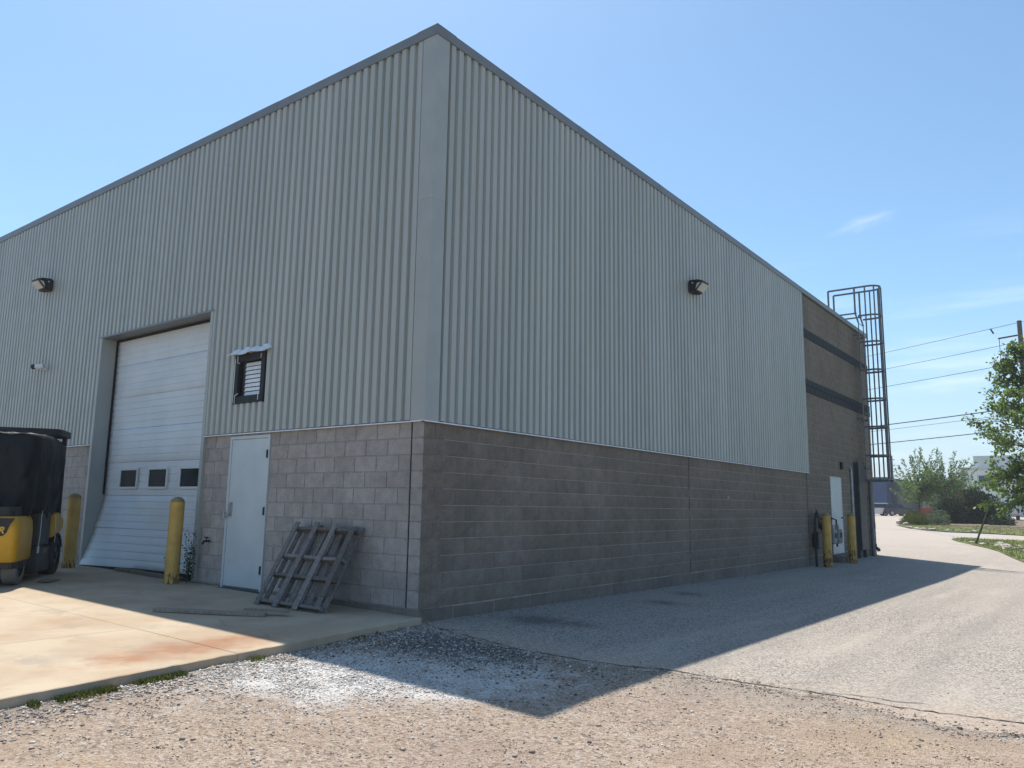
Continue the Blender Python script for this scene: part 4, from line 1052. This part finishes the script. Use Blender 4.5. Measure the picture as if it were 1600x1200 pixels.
# mast at the front and overhead guard
for x in (-.86, -.16): MB().box((x - .05, 2.02, .15), (x + .05, 2.14, 2.16), .006).build('mast_channel', M['forkgrey'], FK)
for z in (.5, 1.95): MB().box((-.85, 2.0, z), (-.17, 2.018, z + .12)).build('mast_crossbar', M['forkgrey'], FK)
for x in (-.75, -.30): MB().prism([(x - .05, 2.16, .10), (x - .05, 2.2, .06), (x - .05, 3.2, .05), (x - .05, 3.2, .07), (x - .05, 2.22, .12), (x - .05, 2.22, .6), (x - .05, 2.16, .6)], (.10, 0, 0)).build('fork', M['forkgrey'], FK)
q = MB(); q.loft([rrect(-1.06, .06, 1.1, 2.0, .16, z) for z in (2.20, 2.215, 2.29, 2.30)]); q.build('overhead_guard', M['black'], FK, smooth=True)
for x in (-1.0, -.0): MB().bar((x, 1.82, .9), (x, 1.72, 2.2), .06, .06).build('guard_post', M['black'], FK)
# tarpaulin draped over the cab
q = MB(); NA, NZ = 120, 22; cx, cy = -.495, .98
tr_ = random.Random(17); ph = [tr_.uniform(0, 6.28) for _ in range(8)]
def tarp(u, v):
    a = 2 * math.pi * u; ca, sa = math.cos(a), math.sin(a)
    ex = 7.0; k = (abs(ca) ** ex + abs(sa) ** ex) ** (-1 / ex)
    hx, hy = .565, .97
    cr_ = abs(mnoise.noise((2.2 * ca * k, 2.2 * sa * k, 2.5 * v))) + .5 * abs(mnoise.noise((5 * ca * k + 3, 5 * sa * k, 4 * v)))   # ridged creases
    if v < .3:      # top: tight over the cab, sagging between its bars
        t_ = v / .3; rx, ry = hx * t_ * .955, hy * t_ * .97
        z = 2.165 - .02 * t_ ** 8 - .035 * cr_ * t_ - .10 * max(0, sa) * t_ ** 2 * max(0., ca + .3)
    else:
        t_ = (v - .3) / .7; gr = t_ ** .8
        flare = .955 + .045 * min(1, t_ * 5)
        f = (.020 * math.sin(9 * a + ph[0] + 1.5 * t_) + .014 * math.sin(17 * a + ph[1] + 3 * t_) + .022 * math.sin(5 * a + ph[3])) * gr
        dg = (u * 9 + t_ * 1.6) % 1.0
        diag = -.035 * max(0., 1 - abs(dg - .5) * 5) * math.sin(math.pi * min(1, t_ * 1.1)) - .05 * (cr_ - .25) * min(1, t_ * 4)
        rx, ry = hx * flare + f + diag - .05 * t_ * t_, hy * flare + f + diag - .05 * t_ * t_
        hem = .89 + .08 * math.sin(2 * a + 2.4) + .05 * math.sin(7 * a + ph[5]) + .03 * math.sin(13 * a + ph[6])
        ztop = 2.14 - .10 * max(0, sa) * max(0., ca + .3)
        z = ztop + (hem - ztop) * t_ + .012 * math.sin(11 * a + 9 * t_)
    return (cx + rx * k * ca, cy + ry * k * sa, z)
NA, NZ = 200, 40
q.grid(tarp, NA, NZ); o = q.build('tarpaulin', M['tarp'], FK, smooth='all', fix=False); o.modifiers.new('thickness', 'SOLIDIFY').thickness = .004
q = MB(); q.loft([rrect(-.92, -.1, -.30, .5, .12, z) for z in (.945, 1.08)]); q.build('engine_hood', M['forkgrey'], FK, smooth=True)
# name plate at the back
MB().prism([(-.92, -.4265, .69), (-.17, -.4265, .69), (-.13, -.4265, .73), (-.10, -.4265, .84), (-.04, -.4265, .93), (-.92, -.4265, .93)], (0, .012, 0)).build('name_plate', M['black'], FK)
def text(s_, size, mat_, parent, loc, rot, shear=.25, name='lettering', bold=.012):
    cu_ = bpy.data.curves.new(name, 'FONT'); cu_.body = s_; cu_.size = size; cu_.extrude = .002; cu_.shear = shear; cu_.offset = bold * size; cu_.align_x = 'RIGHT'
    t_ = bpy.data.objects.new(name, cu_); COL.objects.link(t_)
    bpy.context.view_layer.update()
    me = bpy.data.meshes.new_from_object(t_.evaluated_get(bpy.context.evaluated_depsgraph_get())); bpy.data.objects.remove(t_)
    me.materials.clear(); me.materials.append(mat_); o = link(name, me, parent); o.location = loc; o.rotation_euler = rot; return o
text('HYSTER', .125, M['letter'], FK, (-.160, -.431, .725), (R(90), 0, 0), .3, bold=.03)
text('S50FT', .085, M['tan'], FK, (.049, 1.08, .385), (R(90), 0, R(90)), .3)
for p in ([(.052, .56, 1.02), (.058, .55, .7), (.055, .52, .42)], [(.055, 1.38, .95), (.075, 1.40, .7), (.072, 1.42, .52)], [(-.46, -.47, 1.0), (-.45, -.475, .9), (-.455, -.47, .83)]):
    MB().tube(p, .006, 5).build('tie_cord', M['cord'], FK)
MB().tube([(.056, .525, .50), (.056, .52, .40)], .016, 6).build('cord_clip', M['cord'], FK)

# ------------------------------------------------------------------ weeds along the slab
C = []; N = []
def weedstrip(y0, y1, n, h, spread):
    for _ in range(n):
        y = rng.uniform(y0, y1); x = edge_x(y) + .03 + abs(rng.normal(0, spread))
        if math.sin(y * 9) + math.sin(y * 23 + 1) < -.55: continue
        C.append((x, y, gz(x, y) - .005)); N.append((rng.normal(0, .5), rng.normal(0, .5), 1))
weedstrip(-4.35, -3.1, 2600, .05, .05); weedstrip(-2.5, -2.25, 260, .05, .04); weedstrip(-1.2, -.8, 110, .03, .03)
leaves('weed_strip', C, N, .034, M['weed'], None, .4, 'stuff')

# ------------------------------------------------------------------ background: lawns, planting bed
def poly_sheet(name, poly, mat_, lift, kind='structure', n=28):
    xs_ = [p[0] for p in poly]; ys_ = [p[1] for p in poly]
    bm = bmesh.new(); vs = [bm.verts.new((x, y, 0)) for x, y in poly]; f = bm.faces.new(vs)
    bmesh.ops.triangulate(bm, faces=[f]); bmesh.ops.subdivide_edges(bm, edges=bm.edges[:], cuts=5, use_grid_fill=True)
    for v in bm.verts: v.co.z = gz(v.co.x, v.co.y) + lift
    for f in bm.faces:
        if f.normal.z < 0: f.normal_flip()
    me = bpy.data.meshes.new(name); bm.to_mesh(me); bm.free(); me.materials.append(mat_)
    o = link(name, me); o['kind'] = kind; return o
near = [(-.35, 39.6), (.2, 37.6), (1.14, 35.3), (2.0, 32.8), (2.64, 30.4), (3.5, 26), (4.3, 22.3), (6, 15), (30, 13), (30, 42), (2.6, 42.0), (.0, 41.6), (-.3, 41.0)]
isl = [(-8.2, 66.5), (-7.4, 62.5), (-5.3, 55.3), (-3.6, 52), (-2.07, 50), (2.1, 48.8), (30, 48), (30, 86), (2, 88), (-6, 87), (-9.5, 84), (-9.2, 76)]
poly_sheet('lawn', near, M['lawn'], .03)
poly_sheet('planting_bed', isl, M['soil'], .05)
poly_sheet('lawn', [(-7.6, 62.4), (-5.3, 55.3), (-3.6, 52), (-2.07, 50), (2.1, 48.8), (30, 48), (30, 56), (-1, 57), (-4, 60)], M['lawn'], .058)
poly_sheet('lawn', [(-15.5, 109), (-5, 112), (12, 114), (30, 116), (30, 126), (-16, 120)], M['lawn'], .05)
poly_sheet('lawn', [(-110, 112), (-24, 120), (-24, 130), (-110, 130)], M['lawn'], .05)
poly_sheet('path', [(.0, 41.9), (2.6, 42.3), (30, 42.4), (30, 47.6), (2.1, 48.4), (-2.1, 49.6), (-3.4, 50.5), (-1, 44)], M['path'], .012)
def inpoly(x, y, P):
    c = False; j = len(P) - 1
    for i in range(len(P)):
        if (P[i][1] > y) != (P[j][1] > y) and x < (P[j][0] - P[i][0]) * (y - P[i][1]) / (P[j][1] - P[i][1]) + P[i][0]: c = not c
        j = i
    return c
C = []; N = []
while len(C) < 16000:
    x = rng.uniform(-1, 9); y = 16 + 26 * rng.random()
    if inpoly(x, y, near): C.append((x, y, gz(x, y) + .02)); N.append((rng.normal(0, .5), rng.normal(0, .5), 1))
while len(C) < 24000:
    x = rng.uniform(-8, 8); y = rng.uniform(48.5, 64)
    if inpoly(x, y, isl): C.append((x, y, gz(x, y) + .05)); N.append((rng.normal(0, .5), rng.normal(0, .5), 1))
leaves('grass', C, N, .09, M['grassb'], None, .25, 'stuff')

# rocks
def rock(loc, r_, label, group, name='rock', flat=.6):
    bm = bmesh.new(); bmesh.ops.create_icosphere(bm, subdivisions=2, radius=1)
    sx, sy, sz_ = r_ * rng.uniform(.8, 1.4), r_ * rng.uniform(.8, 1.4), r_ * flat * rng.uniform(.8, 1.2); a = rng.random() * 6.28
    off = rng.normal(0, 3, 3)
    for v in bm.verts:
        k = 1 + .22 * math.sin(2.3 * v.co.x + off[0]) * math.sin(2.7 * v.co.y + off[1]) + .15 * math.sin(4 * v.co.z + off[2]) + rng.normal(0, .05)
        x, y = v.co.x * sx * k, v.co.y * sy * k
        v.co = Vector((x * math.cos(a) - y * math.sin(a), x * math.sin(a) + y * math.cos(a), v.co.z * sz_ * k))
    me = bpy.data.meshes.new(name); bm.to_mesh(me); bm.free(); me.materials.append(M['rockm'])
    o = link(name, me, None, loc); tag(o, label, 'rock', group)
for k in range(42):
    t_ = rng.random(); x = 1.85 + 1.7 * t_ + rng.normal(0, .3); y = 37.3 - 5.6 * t_ + rng.normal(0, .55)
    rock((x, y, gz(x, y) + .05), rng.uniform(.05, .13), 'white stone in the pile scattered over the near lawn', 'white stones piled on the near lawn')
rock((-7.9, 66.0, gz(-7.9, 66) + .12), .38, 'large grey boulder at the left tip of the planting bed', 'boulders edging the planting bed')
rock((-6.9, 62.6, gz(-6.9, 62.6) + .1), .28, 'pale boulder just right of the boulder at the bed tip', 'boulders edging the planting bed')
for x, y in ((-5.4, 56.2), (-4.6, 54.2), (-4.0, 53.2), (-3.3, 52.3), (-2.2, 51), (-.6, 50.2)):
    rock((x, y, gz(x, y) + .06), .18, 'small pale stone edging the front of the planting bed', 'small stones edging the planting bed')

# ------------------------------------------------------------------ trees and shrubs
def spray(q, C, N, p, d, length, r0, depth, leafn, spread, lsz, gravity=.0):
    """a bending branch that carries leaves and forks"""
    n = 5; pts = [Vector(p)]; dd = Vector(d).normalized()
    for k in range(n):
        dd = (dd + Vector(rng.normal(0, .10, 3)) + Vector((0, 0, gravity))).normalized(); pts.append(pts[-1] + dd * (length / n))
    q.tube(pts, [r0 * (1 - .8 * k / n) for k in range(n + 1)], 5 if r0 > .02 else 4, cap=False)
    if depth == 0:
        for _ in range(leafn):
            t_ = rng.uniform(.15, 1.02) * n; i = min(int(t_), n - 1); b_ = pts[i].lerp(pts[i + 1], t_ - i)
            o_ = Vector(rng.normal(0, spread, 3)); C.append(b_ + o_); N.append(np.array(o_.normalized()) + np.array(dd) * .7 + rng.normal(0, .35, 3) + np.array([0, 0, -.25]))
        return
    m_ = 5 if depth == 2 else 6
    for k in range(m_):
        t_ = (.25 + .75 * (k + rng.random()) / m_) * n; i = min(int(t_), n - 1); b_ = pts[i].lerp(pts[i + 1], t_ - i)
        ax = Vector(rng.normal(0, 1, 3)).normalized(); nd = (dd + ax.cross(dd).normalized() * rng.uniform(.55, 1.0) + Vector((0, 0, .08))).normalized()
        spray(q, C, N, b_, nd, length * rng.uniform(.32, .5), r0 * .45, depth - 1, leafn, spread, lsz, gravity)
def big_tree(loc):
    o = tag(root('maple_tree', loc), 'leafy green maple tree at the right edge standing on the near lawn', 'tree')
    q = MB(); C = []; N = []; x, y, z = loc
    q.tube([(x, y, z - .2), (x + .03, y, z + 1.2), (x - .04, y + .05, z + 3.5), (x, y, z + 6), (x + .05, y, z + 8.6)], [.17, .14, .11, .07, .02], 10)
    layers = [(2.1, 2.3, 7), (2.8, 2.7, 8), (3.2, 2.2, 6), (4.3, 2.9, 8), (5.0, 2.8, 8), (5.7, 2.5, 7), (6.4, 2.2, 7), (7.1, 1.9, 6), (7.8, 1.5, 5), (8.4, 1.0, 5)]
    for h, ln, k in layers:
        a0 = rng.random() * 6.28
        ln *= .70
        for i in range(k):
            a = a0 + 6.28 * i / k + rng.normal(0, .15); up = .12 + .55 * max(0, (h - 2) / 6.5)
            spray(q, C, N, (x, y, z + h), (math.cos(a), math.sin(a), up), ln * rng.uniform(.82, 1.08), .035, 2, 9, .065, .1)
    q.build('trunk', M['bark'], o); leaves('crown', C, N, .125, M['leaf'], o, .8)
big_tree((4.15, 33.5, gz(4.15, 33.5)))
def whip_tree(loc, H, Rr, n, label, mat_, low=.25):
    o = tag(root('young_tree', loc), label, 'tree'); q = MB(); C = []; N = []; p0 = Vector(loc)
    q.tube([p0 - Vector((0, 0, .2)), p0 + Vector((0, 0, H * .3)), p0 + Vector((.05, 0, H * .6))], [.12, .09, .04], 8)
    for k in range(n):
        a = rng.random() * 6.28; pol = 1.15 * rng.random() ** .7; s0 = p0 + Vector((0, 0, H * rng.uniform(.22, .42)))
        d = Vector((math.cos(a) * math.sin(pol), math.sin(a) * math.sin(pol), math.cos(pol)))
        L = H * (.60 * math.cos(pol * .6)) * rng.uniform(.72, 1.02) * (Rr / 2.1) ** (.5 * math.sin(pol)); e = s0 + d * L; mid = s0.lerp(e, .5) + Vector((d.x, d.y, -.2)) * .15
        q.tube([s0, mid, e], [.03, .018, .006], 4, cap=False)
        for i in range(int(L * 30)):
            t_ = rng.uniform(.1, 1); b_ = s0.lerp(mid, t_ * 2) if t_ < .5 else mid.lerp(e, t_ * 2 - 1)
            sd = rng.normal(0, .045 + .16 * max(0, .8 - t_), 3); C.append(b_ + Vector(sd)); N.append(np.array(d) * .7 + sd * 6 + rng.normal(0, .3, 3))
    for i in range(int(n * 26)):   # leafy skirt
        a = rng.random() * 6.28; h = rng.uniform(low, .50) * H; rr_ = Rr * (.85 - .6 * abs(h / H - .36)) * rng.random() ** .4
        C.append(p0 + Vector((rr_ * math.cos(a), rr_ * math.sin(a), h))); N.append(rng.normal(0, 1, 3) + np.array([0, 0, -.2]))
    q.build('trunk', M['bark'], o); leaves('crown', C, N, .19, mat_, o, .5); return o
whip_tree((-7.9, 74, gz(-8, 74)), 7.3, 1.8, 40, 'feathery young tree on the left of the planting bed, near the blue building', M['leaf2'])
whip_tree((-6.0, 76, gz(-6, 76)), 7.2, 2.0, 40, 'feathery young tree in the middle of the planting bed, behind the dark shrub', M['leaf2'])
whip_tree((-4.9, 79, gz(-4.9, 79)), 5.2, 1.5, 26, 'low feathery tree at the right of the bed in front of the pale grey building', M['leaf2'])
def shrub(name, loc, rx, ry, h, n, size, mat_, label, cat='shrub', asp=.5, up=.0, spiky=False):
    o = tag(root(name, loc), label, cat); C = []; N = []; q = MB(); p0 = Vector(loc); ph_ = rng.random(6) * 6.28
    for k in range(7): a = rng.random() * 6.28; q.tube([p0, p0 + Vector((math.cos(a) * rx * .3, math.sin(a) * ry * .3, h * .6))], [.03, .01], 4)
    for _ in range(n):
        d = rng.normal(0, 1, 3); d /= np.linalg.norm(d); d[2] = abs(d[2])
        k = rng.random() ** .4; lump = 1 + .16 * math.sin(4 * d[0] + ph_[0]) * math.sin(5 * d[1] + ph_[1]) + .12 * math.sin(7 * d[2] + 3 * d[0] + ph_[2])
        C.append(p0 + Vector((d[0] * rx * k * lump, d[1] * ry * k * lump, max(.02, d[2] * h * k * lump)))); N.append(d * .8 + rng.normal(0, .6, 3) + np.array([0, 0, up]))
    q.build('stem', M['bark'], o); leaves('foliage', C, N, size, mat_, o, asp); return o
shrub('evergreen_shrub', (-4.9, 71, gz(-4.9, 71)), 1.5, 1.4, 2.5, 6500, .17, M['leafdk'], 'dark evergreen shrub filling the middle of the planting bed')
shrub('evergreen_shrub', (-2.6, 71.5, gz(-2.6, 71.5)), 1.7, 1.4, 3.0, 9000, .20, M['leafdk'], 'tall dark evergreen shrub with upright sprays left of the white pickup', up=1.2)
shrub('evergreen_shrub', (-.9, 68.5, gz(-.9, 68.5)), 1.0, .7, .75, 1800, .13, M['leafdk'], 'low dark shrub in front of the white pickup')
shrub('burgundy_shrub', (-3.9, 73.6, gz(-3.9, 73.6)), 1.2, .9, 3.2, 2200, .16, M['leafred'], 'burgundy leaved shrub showing above the dark evergreens')
shrub('silver_shrub', (-4.9, 64.6, gz(-4.9, 64.6)), .95, .8, 1.15, 1500, .13, M['leafgrey'], 'pale silver-green shrub low in front of the dark evergreens')
shrub('silver_shrub', (-11.6, 104.5, gz(-11.6, 104.5)), 1.4, 1.0, 2.6, 1600, .3, M['leafgrey'], 'grey-green bush beyond the parked dark car')
shrub('ornamental_grass', (-6.6, 65.5, gz(-6.6, 65.5)), 1.1, .8, .9, 3200, .42, M['weed'], 'bright clump of tall grass at the left tip of the planting bed', 'grass clump', .08, 1.6)
shrub('ornamental_grass', (-6.1, 63.0, gz(-6, 63)), .8, .6, .6, 1500, .36, M['weed'], 'low clump of grass at the front of the planting bed', 'grass clump', .08, 1.6)
# leaning green post
lp = MB(); a = Vector((1.16, 36.0, -.3)); b_ = Vector((1.62, 37.6, 1.42)); lp.bar(a, b_, .07, .05); o = lp.thing('leaning_post', M['postgreen'], tuple(a)); tag(o, 'dark green steel post leaning to the right on the near lawn', 'post')

# ------------------------------------------------------------------ far buildings
bz = .80
BB = tag(root('blue_building', (-30, 158, bz)), 'dark blue industrial building far behind the warehouse corner', 'building')
MB().box((-90, 152.5, bz - .5), (-27.2, 175, 7.3)).build('tall_wall', M['blue'], BB)
MB().box((-27.15, 156, bz - .5), (-4, 176, 6.7)).build('low_wall', M['bluedk'], BB)
MB().box((-90.2, 152.3, 7.3), (-27.0, 175.2, 7.55)).build('roof_edge', M['bluedk'], BB)
MB().box((-27.14, 155.8, 6.7), (-3.8, 176.2, 6.95)).build('roof_edge', M['bluedk'], BB)
for k in range(5): MB().box((-26 + k * 4.2, 155.9, 2.0), (-23.6 + k * 4.2, 155.99, 4.4)).build('window', M['winfar'], BB)
GB = tag(root('grey_building', (-4, 122, bz)), 'pale grey flat-roofed building behind the trees on the right', 'building')
MB().box((-10.5, 121, bz - .5), (24, 146, 7.4)).build('wall', M['greyb'], GB)
MB().box((-9.0, 121.6, 7.4), (24.2, 146.2, 9.2)).build('upper_wall', M['greyband'], GB)
MB().box((-10.7, 120.8, 7.15), (24.1, 120.995, 7.55)).build('cornice', M['greyband'], GB)
for k in range(6): ww = MB().box((-8.6 + k * 4.6, 120.9, 5.3), (-5.6 + k * 4.6, 120.99, 6.5)).build('window', M['greyband'], GB); MB().box((-8.4 + k * 4.6, 120.86, 5.45), (-5.8 + k * 4.6, 120.895, 6.35)).build('pane', M['winfar'], ww)
MB().box((-3.5, 120.9, bz - .3), (-.2, 120.99, 3.6)).build('door', M['greyband'], GB)

# ------------------------------------------------------------------ vehicles
def car(name, loc, rz, paint, label, cat, group, suv=True, L=4.6, Wd=1.82, H=1.62):
    o = root(name, loc, rz); ORG[o.name] = LOCAL; tag(o, label, cat, group)   # local: +x front
    h2 = Wd / 2; zb_ = .24; belt = H * .60
    prof = [(-L / 2, .45), (-L / 2 + .03, .80), (-L / 2 + .06, belt), (L / 2 - 1.25, belt), (L / 2 - .25, belt - .16), (L / 2, .66), (L / 2, .4), (L / 2 - .1, zb_), (-L / 2 + .12, zb_)]
    q = MB(); q.loft([[(x, sy * h2 * (.97 if abs(sy) == 1 else .9), z) for x, z in prof] if abs(sy) == 1 else [(x * .985, sy * h2, z * .98 + .01) for x, z in prof] for sy in (-1, -.93, .93, 1)][0:4])
    q.build('body', paint, o, smooth=True)
    rear = -L / 2 + (.12 if suv else .95); front = L / 2 - 1.05
    rf = [(rear, belt - .01), (rear + .28, H - .05), (rear + .55, H), (front - 1.0, H - .01), (front - .75, H - .06), (front, belt - .01)]
    q = MB(); q.loft([[(x, sy * h2 * k, z) for x, z in rf] for sy, k in ((-1, .74), (1, .74))])
    q.v = [(v[0], v[1] * (1.22 if v[2] < belt + .02 else 1), v[2]) for v in q.v]; q.build('cabin', paint, o)
    for sy in (-1, 1):
        q = MB(); g = [(rear + .22, belt + .04), (rear + .42, H - .11), (front - .95, H - .11), (front - .32, belt + .04)]
        q.prism([(x, sy * (h2 * (.90 if z < H - .2 else .755) + .012), z) for x, z in g], (0, -sy * .03, 0)); q.build('side_window', M['carglass'], o)
    q = MB(); q.prism([(rear + .02 - .012, -h2 * .76, belt + .05), (rear + .02 - .012, h2 * .76, belt + .05), (rear + .25 - .012, h2 * .66, H - .1), (rear + .25 - .012, -h2 * .66, H - .1)], (.03, 0, 0)); q.build('rear_window', M['carglass'], o)
    q = MB(); q.prism([(front - .02 + .012, -h2 * .8, belt + .03), (front - .02 + .012, h2 * .8, belt + .03), (front - .72 + .012, h2 * .67, H - .1), (front - .72 + .012, -h2 * .67, H - .1)], (.02, 0, .02)); q.build('windshield', M['carglass'], o)
    for x in (-L / 2 + .85, L / 2 - .88):
        for sy in (-1, 1):
            y = sy * (h2 - .1); w_ = MB().tube([(x, y - .11, .34), (x, y + .11, .34)], .34, 16).build('wheel', M['tyre'], o)
            MB().tube([(x, y + sy * .10, .34), (x, y + sy * .122, .34)], .2, 12).build('rim', M['chrome'], w_)
    for sy in (-1, 1):
        MB().box((-L / 2 - .012, sy * h2 * .72 - .16, .82), (-L / 2 + .06, sy * h2 * .72 + .16, .98), .01).build('taillight', M['red'], o)
        MB().box((L / 2 - .12, sy * h2 * .7 - .18, .66), (L / 2 + .005, sy * h2 * .7 + .18, .78), .01).build('headlight', M['lens'], o)
    MB().box((-L / 2 - .03, -h2 * .85, .32), (-L / 2 + .05, h2 * .85, .52), .02).build('bumper', M['black'], o)
    return o
car('parked_suv', (-18.3, 101.5, gz(-17, 101.5) + .004), R(205), M['carwhite'], 'white hatchback partly hidden by the far corner of the warehouse', 'car', 'cars parked by the blue building', True)
car('parked_sedan', (-18.6, 108.5, gz(-17, 108.5) + .004), R(15), M['carwhite'], 'white car showing only its roof behind the dark car', 'car', 'cars parked by the blue building', False, 4.7, 1.8, 1.5)
car('parked_sedan', (-15.7, 103.0, gz(-15, 103) + .004), R(48), M['cardark'], 'dark blue car in front of the blue building', 'car', 'cars parked by the blue building', True, 4.2, 1.8, 1.5)
def pickup(loc, rz, label):
    o = root('pickup_truck', loc, rz); ORG[o.name] = LOCAL; tag(o, label, 'pickup truck')
    q = MB(); q.box((-2.75, -.96, .52), (-.75, .96, 1.12), .04); q.build('cargo_bed', M['carwhite'], o)
    MB().prism([(-.75, -.96, .5), (-.75, -.96, 1.15), (1.15, -.96, 1.15), (2.5, -.96, 1.08), (2.72, -.96, .9), (2.72, -.96, .5)], (0, 1.92, 0)).build('body', M['carwhite'], o)
    q = MB(); q.loft([[(-.72, y * .97, 1.14), (-.5, y * .84, 1.86), (.35, y * .84, 1.88), (1.2, y * .97, 1.14)] for y in (-.96, .96)]); q.build('cabin', M['carwhite'], o)
    MB().prism([(-.735, -.72, 1.25), (-.735, .72, 1.25), (-.54, .66, 1.78), (-.54, -.66, 1.78)], (-.02, 0, .0)).build('rear_window', M['carglass'], o)
    for sy in (-1, 1): MB().prism([(-.5, sy * .95, 1.22), (-.38, sy * .86, 1.78), (.32, sy * .86, 1.8), (.95, sy * .95, 1.22)], (0, -sy * .03, 0)).build('side_window', M['carglass'], o)
    tg = MB().box((-2.80, -.74, .60), (-2.752, .74, 1.12), .015).build('tailgate', M['carwhite'], o)
    MB().box((-2.815, -.16, .88), (-2.801, .16, .97)).build('tailgate_handle', M['black'], tg)
    for sy in (-1, 1): MB().box((-2.79, sy * .86 - .10, .72), (-2.7, sy * .86 + .10, 1.10), .01).build('taillight', M['red'], o)
    MB().box((-2.93, -.9, .42), (-2.76, .9, .62), .03).build('bumper', M['chrome'], o)
    for x in (-1.75, 1.75):
        for sy in (-1, 1):
            w_ = MB().tube([(x, sy * .82 - .13, .4), (x, sy * .82 + .13, .4)], .4, 18).build('wheel', M['tyre'], o); MB().tube([(x, sy * .94, .4), (x, sy * .957, .4)], .24, 12).build('rim', M['chrome'], w_)
pickup((-2.6, 92.5, gz(-2.6, 92.5) + .004), R(96), 'white pickup truck seen from behind, right of the dark shrub')
# red sign board beyond the planting bed
SG = tag(root('red_sign', (-9.9, 89.0, gz(-9.9, 89))), 'small red sign board low behind the left of the planting bed', 'sign')
MB().box((-10.5, 88.95, gz(-9.9, 89) + .55), (-9.35, 89.02, gz(-9.9, 89) + 1.2), .01).build('board', M['signred'], SG)
for x in (-10.3, -9.55): MB().box((x - .04, 89.03, gz(-9.9, 89) - .2), (x + .04, 89.1, gz(-9.9, 89) + 1.15)).build('post', M['polewood'], SG)

# ------------------------------------------------------------------ poles and wires
D = Vector((-.898, .44, 0))
P0 = Vector((2.75, 49.1, gz(2.75, 49.1)))
def upole(base, top, label, arms):
    o = tag(root('utility_pole', tuple(base)), label, 'utility pole'); x, y, z = base
    MB().tube([(x, y, z - .5), (x, y, top)], [.17, .13], 12).build('pole', M['polewood'], o, smooth=True)
    for h, l in arms:
        MB().bar((x - .44 * l - .15, y - .9 * l - .07, h), (x + .44 * l - .15, y + .9 * l - .07, h), .09, .11).build('crossarm', M['polewood'], o)
        for s_ in (-.8, .8): MB().tube([(x + .44 * l * s_ - .15, y + .9 * l * s_ - .07, h + .05), (x + .44 * l * s_ - .15, y + .9 * l * s_ - .07, h + .2)], .035, 8).build('insulator', M['conduit'], o)
    return o
pl = upole(P0, 12.9, 'wooden utility pole at the right edge behind the maple tree', [])
q = MB(); q.bar((P0.x - 1.2, P0.y + .45, 12.0), (P0.x, P0.y, 12.02), .07, .09); q.build('bracket_arm', M['polewood'], pl)
MB().tube([(P0.x - 1.15, P0.y + .45, 11.95), (P0.x - 1.15, P0.y + .45, 9.75), (P0.x - .2, P0.y + .1, 9.75)], .018, 5).build('drop_lead', M['wire'], pl)
MB().tube([(P0.x - 1.6, P0.y + .75, 12.72), (P0.x - 1.45, P0.y + .7, 12.4)], .05, 8).build('insulator', M['dkgrey'], pl)
P1 = P0 + D * 62; P1.z = gz(P1.x, P1.y); Pm = P0 - D * 60; Pm.z = gz(Pm.x, Pm.y)
upole(P1, 12.9, 'utility pole on the line hidden behind the warehouse', [])
upole((-31.4, 179.3, .85), 13.3, 'distant utility pole with cross-arms above the blue building', [(12.4, 1.2), (11.2, 1.2), (9.8, 1.0)])
names = ['topmost thin power line crossing the sky on the right', 'second power line from the top on the right', 'third power line from the top, through the pale cloud band', 'thick dark cable, upper of the two thick cables on the right', 'thin cable just under the upper thick cable', 'lowest thick cable crossing the sky on the right']
for h, r_, off, lb in zip((12.80, 11.65, 10.30, 7.62, 7.22, 6.33), (.014, .014, .016, .032, .013, .028), (0, .15, -.12, .1, -.1, .12), names):
    q = MB()
    for a, b_ in ((P0, P1), (P0, Pm)):
        pts = []
        for k in range(25):
            t_ = k / 24; p = a.lerp(b_, t_); pts.append((p.x + off, p.y + off, h + (0 if a is b_ else .0) - 4 * .55 * t_ * (1 - t_)))
        q.tube(pts, r_, 5)
    o = q.thing('power_line', M['wire'], (P0.x, P0.y, h)); tag(o, lb, 'power line', 'power lines strung from the pole at the right')

# ------------------------------------------------------------------ summer haze
hm = bpy.data.materials.new('haze_air'); hm.use_nodes = True; ht = hm.node_tree; ht.nodes.clear()
ho = ht.nodes.new('ShaderNodeOutputMaterial'); hv = ht.nodes.new('ShaderNodeVolumePrincipled')
hv.inputs['Density'].default_value = .0006; hv.inputs['Color'].default_value = (.90, .95, 1, 1); hv.inputs['Anisotropy'].default_value = .25
ht.links.new(hv.outputs[0], ho.inputs['Volume'])
o = MB().box((-720, -320, -2), (720, 920, 17)).thing('haze', hm, (0, 0, -2)); o['kind'] = 'stuff'
